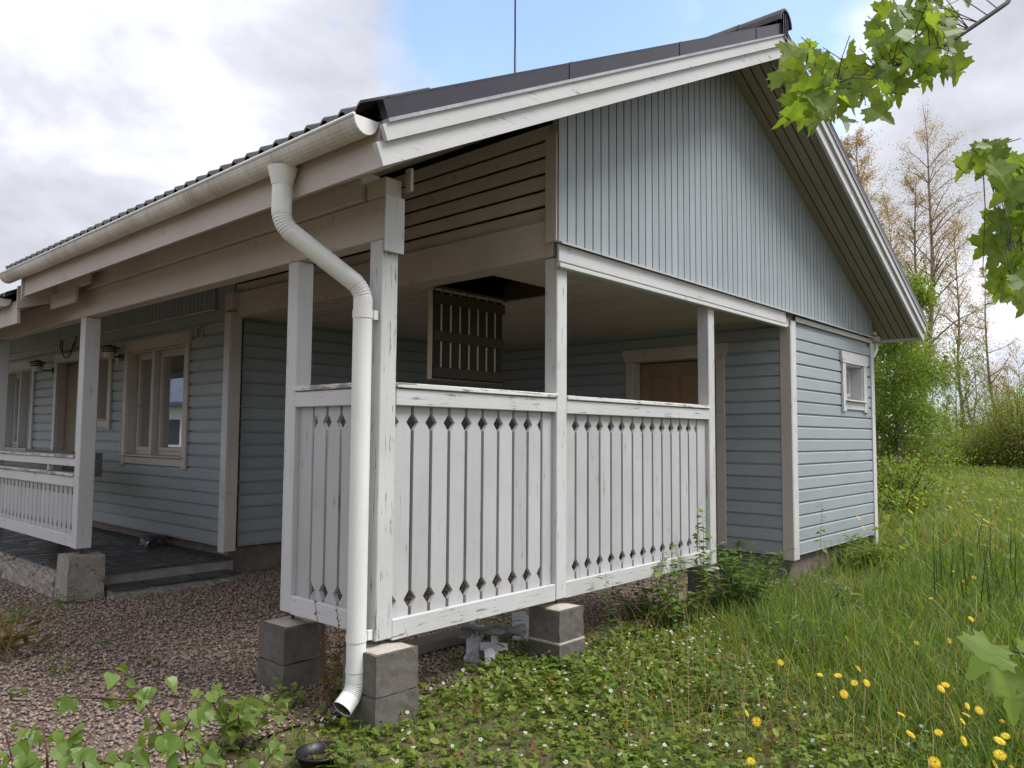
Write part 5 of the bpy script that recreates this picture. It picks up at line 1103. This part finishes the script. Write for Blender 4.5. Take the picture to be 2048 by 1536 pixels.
# ---- background trees
def branchy(th, base, h, r0, n_br, reach, rise, leafn, leaf, colours, tpl=T_OVAL, lean=(0, 0), start=0.3, crown=None, barkm='bark', twigs=3, droop=0.0, foliage='crown'):
    trunk = MB(); tw = MB(); P_ = []; b0 = np.array([base[0], base[1], -0.05])
    ctrl = [b0 + np.array([lean[0] * h * t_ + rng.normal(0, 0.012 * h) * (t_ > 0), lean[1] * h * t_ + rng.normal(0, 0.012 * h) * (t_ > 0), h * t_]) for t_ in (0, .2, .4, .6, .8, 1)]
    pl = smooth(ctrl, 5); trunk.tube(pl, [r0 * (1 - 0.92 * i / (len(pl) - 1)) for i in range(len(pl))], 7)
    tips = []
    for k in range(n_br):
        t_ = start + (1 - start) * (k + rng.random()) / n_br; i0 = min(int(t_ * (len(pl) - 1)), len(pl) - 2); p = pl[i0]; a = rng.uniform(0, 6.283)
        ln = reach * h * (crown(t_) if crown else (1.05 - t_) ** 0.7) * rng.uniform(0.6, 1.15); d = nrm(np.array([math.cos(a), math.sin(a), rise * rng.uniform(0.6, 1.4)]))
        e = p + d * ln + np.array([0, 0, -droop * ln]); md = (p + e) / 2 + np.array([0, 0, 0.10 * ln * (1 if rise > 0.6 else -0.4) + droop * ln * 0.4]); bp = smooth([p, md, e], 4); rr = r0 * 0.30 * (1.1 - t_) + 0.012
        trunk.tube(bp, list(np.linspace(rr, 0.006, len(bp))), 5, False); tips += [(q_, 0.25 * ln) for q_ in bp[2:]]
        for j in range(twigs):
            q0 = bp[rng.integers(2, len(bp))]; d2 = nrm(d + rng.normal(0, 0.6, 3) + np.array([0, 0, 0.3 - droop * 2.5])); e2 = q0 + d2 * ln * rng.uniform(0.25, 0.5); tw.tube([q0, (q0 + e2) / 2 + rng.normal(0, 0.03, 3), e2], [0.012, 0.008, 0.004], 4, False)
            for s_ in np.linspace(0.2, 1, 4): tips.append((q0 + (e2 - q0) * s_, 0.12 * ln))
    trunk.build('trunk', barkm, th, True)
    if tw.v: tw.build('twigs', barkm, th)['kind'] = 'stuff'
    ids = rng.integers(0, len(tips), leafn); c = np.array([tips[i][0] for i in ids]); sg = np.array([tips[i][1] for i in ids]); P_ = c + rng.normal(0, 1, (leafn, 3)) * sg[:, None] * 0.95
    A_ = rng.normal(0, 1, (leafn, 3)) + np.array([0, 0, -0.6]); v, f, cc = scatter(tpl, P_, A_, rng.normal(0, 1, (leafn, 3)), rng.uniform(0.7, 1.3, leafn) * leaf, pal(leafn, colours, 0.3)); mk(foliage, v, f, 'leafcol', th, False, cc)
def gpos(u, d): p = at(u, 880, d); return (p[0], p[1])
GOLD = [(0.34, 0.22, 0.10), (0.38, 0.28, 0.12), (0.27, 0.17, 0.09), (0.34, 0.30, 0.12)]
def bgtree(name, label, u, d, h, **kw):
    p = gpos(u, d); th = thing(name, label, 'tree', (p[0], p[1], 0), kw.pop('group', None)); branchy(th, p, h, **kw); return th
bgtree('aspen_tree', 'tall sparse aspen with forked grey trunk, nearer of the two bare ones', 1862, 38, 17.0, r0=0.20, n_br=54, reach=0.20, rise=0.9, leafn=13000, leaf=0.060, colours=GOLD, lean=(0.012, -0.02), start=0.25, twigs=5, crown=lambda t_: 0.45 + 0.6 * (1 - t_))
bgtree('aspen_tree', 'slim bare aspen with pale trunk left of the taller one', 1838, 39, 15.0, r0=0.16, n_br=44, reach=0.15, rise=1.1, leafn=9000, leaf=0.060, colours=GOLD, lean=(0.008, -0.018), start=0.35, twigs=5, crown=lambda t_: 0.45 + 0.6 * (1 - t_))
bgtree('aspen_tree', 'golden budding aspen rising behind the roof slope', 1735, 42, 18.0, r0=0.18, n_br=64, reach=0.20, rise=1.2, crown=lambda t_: 0.4 + 0.6 * (1 - t_), leafn=20000, leaf=0.075, colours=GOLD, start=0.3, twigs=4)
bgtree('aspen_tree', 'thin bare tree behind the right hand maple leaves', 1985, 44, 11.5, r0=0.12, n_br=30, reach=0.26, rise=0.6, leafn=6000, leaf=0.065, colours=GOLD, start=0.25, twigs=4)
bgtree('aspen_tree', 'golden budding aspen at the roof edge left of the slim bare one', 1795, 45, 15.5, r0=0.14, n_br=50, reach=0.18, rise=1.1, leafn=13000, leaf=0.065, colours=GOLD, start=0.25, twigs=4, crown=lambda t_: 0.4 + 0.6 * (1 - t_))
bgtree('aspen_tree', 'budding aspen right of the forked one', 1925, 46, 14.5, r0=0.13, n_br=50, reach=0.19, rise=1.0, leafn=11000, leaf=0.062, colours=GOLD, start=0.25, twigs=4, crown=lambda t_: 0.4 + 0.6 * (1 - t_))
bgtree('birch_tree', 'fresh green birch with hanging twigs beside the storage corner', 1800, 30, 7.4, r0=0.13, n_br=60, reach=0.31, rise=0.55, leafn=46000, leaf=0.08, colours=[(0.19, 0.28, 0.055), (0.23, 0.32, 0.065), (0.15, 0.22, 0.045)], tpl=T_BIRCH, start=0.12, twigs=5, droop=0.45, crown=lambda t_: 0.55 + 0.45 * math.sin(math.pi * min(t_ * 1.1, 1)))
bgtree('rowan_tree', 'green leafed tree showing above the lower roof slope', 1765, 34, 11.0, r0=0.12, n_br=34, reach=0.13, rise=0.8, leafn=11000, leaf=0.09, colours=[(0.16, 0.24, 0.05), (0.20, 0.28, 0.055), (0.12, 0.18, 0.045)], tpl=T_BIRCH, start=0.2, twigs=4)
for i, (u, d, h, lb) in enumerate(((1862, 62, 7.6, 'dark spruce left of the pale roofed building'), (1893, 66, 8.8, 'taller spruce with rusty crown behind the aspen trunks'))):
    p = gpos(u, d); th = thing('spruce_tree', lb, 'tree', (p[0], p[1], 0)); branchy(th, p, h, 0.14, 60, 0.24, -0.25, 5200, 0.16, [(0.035, 0.055, 0.025), (0.05, 0.07, 0.03), (0.09, 0.065, 0.03)], T_LANCE, start=0.08, crown=lambda t_: 1.05 - t_, twigs=2)
shr = [(1912, 34, 1.7, 1.4), (1955, 33, 2.1, 1.6), (2000, 32, 3.2, 1.9), (2045, 31, 3.9, 2.3), (2095, 31, 3.4, 2.2), (1975, 38, 2.3, 1.7), (1890, 40, 1.8, 1.6), (2030, 38, 4.4, 2.4)]
lbls = ['low green shrub nearest the aspen trunks', 'rounded green shrub in front of the pale roof', 'tall green shrub right of the pale roof', 'tall shrub at the right picture edge', 'shrub just beyond the right picture edge', 'green shrub behind the middle of the hedge', 'small shrub at the left end of the hedge', 'high shrub far at the right behind the hedge']
def shrub(u, d, h, w_, lb, colours, n=6500, cat='shrub', leaf=0.066, name='shrub'):
    p = gpos(u, d); th = thing(name, lb, cat, (p[0], p[1], 0)); st = MB(); tips = []
    for k in range(26):
        a = rng.uniform(0, 6.283); rr = w_ * rng.uniform(0.1, 0.55); e = np.array([p[0] + rr * math.cos(a), p[1] + rr * math.sin(a), h * rng.uniform(0.3, 1.0) ** 1.3]); b_ = np.array([p[0] + rng.normal(0, .15), p[1] + rng.normal(0, .15), -0.02])
        md = (b_ + e) / 2 + np.array([0.15 * rr * math.cos(a), 0.15 * rr * math.sin(a), 0.1 * h]); bp = smooth([b_, md, e], 4); st.tube(bp, list(np.linspace(0.022, 0.005, len(bp))), 4, False); tips += bp[2:]
    st.build('stems', 'brown_stem', th); tips = np.array(tips); ids = rng.integers(0, len(tips), n); P_ = tips[ids] + rng.normal(0, 1, (n, 3)) * np.array([w_ * .16, w_ * .16, h * .09]); P_[:, 2] = np.maximum(P_[:, 2], 0.05)
    v, f, c = scatter(T_BIRCH, P_, rng.normal(0, 1, (n, 3)), rng.normal(0, 1, (n, 3)) + np.array([0, 0, .5]), rng.uniform(0.7, 1.3, n) * leaf, pal(n, colours, 0.3)); mk('foliage', v, f, 'leafcol', th, False, c)
SHG = [(0.17, 0.23, 0.06), (0.21, 0.27, 0.075), (0.13, 0.18, 0.05), (0.24, 0.26, 0.09)]
shr += [(1905, 46, 3.2, 2.2), (1945, 47, 3.6, 2.4), (1985, 46, 3.4, 2.4), (2020, 47, 4.6, 2.6), (2060, 46, 4.8, 2.6)]; lbls += ['faint green shrub of the far hedge left of the pale roof', 'faint green shrub of the far hedge below the pale roof', 'faint green shrub of the far hedge right of the pale roof', 'high far shrub behind the tall right hand one', 'high far shrub at the right picture edge']
for (u, d, h, w_), lb in zip(shr, lbls): shrub(u, d, h, w_, lb, SHG)
shrub(1790, 15.5, 1.15, 1.3, 'bright green bush standing in the meadow behind the storage corner', LUSH, 2600, 'bush', 0.06, 'meadow_bush')
shrub(1775, 12.6, 0.62, 0.8, 'low leafy bush close behind the storage corner', LUSH, 1500, 'bush', 0.06, 'meadow_bush')
for i in range(15):
    u = 1758 + i * 22 + random.uniform(-6, 6); d = random.uniform(36, 47); h = random.uniform(3.2, 7.5)
    p = gpos(u, d); th = thing('young_tree', 'thin half bare young tree in the band behind the meadow', 'tree', (p[0], p[1], 0), 'young trees behind the meadow'); branchy(th, p, h, 0.05, 22, 0.20, 1.0, 1500, 0.06, random.choice([GOLD, SHG, SHG]), T_OVAL, start=0.2, twigs=3, crown=lambda t_: 0.5 + 0.5 * (1 - t_))
# brown bare undergrowth in front of the trees, and herbs
n = 5200; a = rng.uniform(1745, 2120, n); d_ = rng.uniform(35, 44, n); q = np.array([gpos(u, d) for u, d in zip(a, d_)])
st = blades(np.c_[q, np.full(n, -0.01)], rng.uniform(0.6, 1.9, n), np.full(n, 0.022), rng.uniform(0.05, 0.7, n), pal(n, [(0.20, 0.12, 0.08), (0.15, 0.095, 0.065), (0.24, 0.16, 0.10), (0.15, 0.15, 0.06)]))
o = mk('undergrowth', *st[:2], 'leafcol', None, False, st[2]); o['kind'] = 'stuff'; o['label'] = 'brown bare undergrowth stems at the edge of the meadow'
n = 9000; r_ = rng.uniform(8.5, 34, n); a = np.radians(rng.uniform(-42, -12, n)); bs = math.atan2(RC[2, 1], RC[2, 0]); x = CAM[0] + r_ * np.cos(bs + a); y = CAM[1] + r_ * np.sin(bs + a); k = (~inside_house(x, y)) & (rng.random(n) < np.clip(0.35 + 0.8 * noise2(x, y, 0.35, 7), 0, 1)); x = x[k]; y = y[k]; r_ = r_[k]; n = len(x)
hv = scatter(T_BIRCH, np.stack([x, y, rng.uniform(0.1, 0.55, n)], 1), rng.normal(0, 1, (n, 3)), rng.normal(0, .5, (n, 3)) + np.array([0, 0, 1]), rng.uniform(0.05, 0.11, n), pal(n, [(0.17, 0.24, 0.05), (0.14, 0.20, 0.04), (0.20, 0.26, 0.07)]))
o = mk('meadow_herbs', *hv[:2], 'leafcol', None, False, hv[2]); o['kind'] = 'stuff'; o['label'] = 'pale green leafy herbs in the meadow'
n = 140; r_ = rng.uniform(9, 33, n); a = np.radians(rng.uniform(-38, -14, n)); x = CAM[0] + r_ * np.cos(bs + a); y = CAM[1] + r_ * np.sin(bs + a); k = ~inside_house(x, y); x, y, r_ = x[k], y[k], r_[k]; n = len(x)
yv = scatter(T_FLOWER, np.stack([x, y, rng.uniform(0.35, 0.6, n)], 1), np.tile([1., 0, 0], (n, 1)), rng.normal(0, .4, (n, 3)) + np.array([-.4, -.4, 1]), rng.uniform(0.03, 0.05, n), np.tile([0.8, 0.55, 0.02], (n, 1)))
o = mk('meadow_flowers', *yv[:2], 'leafcol', None, False, yv[2]); o['kind'] = 'stuff'; o['label'] = 'distant yellow flowers dotted over the meadow'
gh = thing('far_building', 'pale green roofed building glimpsed beyond the shrubs', 'building', (*gpos(1950, 58), 0)); p = gpos(1950, 58)
farhouse(gh, p[0], p[1], R(11), 8, 9, 1.9, 3.4, 'far_white', 'far_pale_roof', [(-2, 'e', 0.8, 1.2, 1.2), (2, 'e', 0.8, 1.2, 1.2), (-3, 's', 0.8, 1.2, 1.2), (3, 's', 0.8, 1.2, 1.2)])
# trees on the far side of the yard, seen only mirrored in the window
for i, (x, y, h) in enumerate(((-16, 40, 12), (-7, 44, 13), (-22, 33, 11))):
    th = thing('yard_tree', ['round green tree behind the white outbuilding, mirrored in the window', 'taller green tree mirrored beside the outbuilding', 'green tree left of the outbuilding'][i], 'tree', (x, y, 0)); branchy(th, (x, y), h, 0.2, 36, 0.26, 0.6, 6000, 0.22, SHG, T_BIRCH, start=0.15)
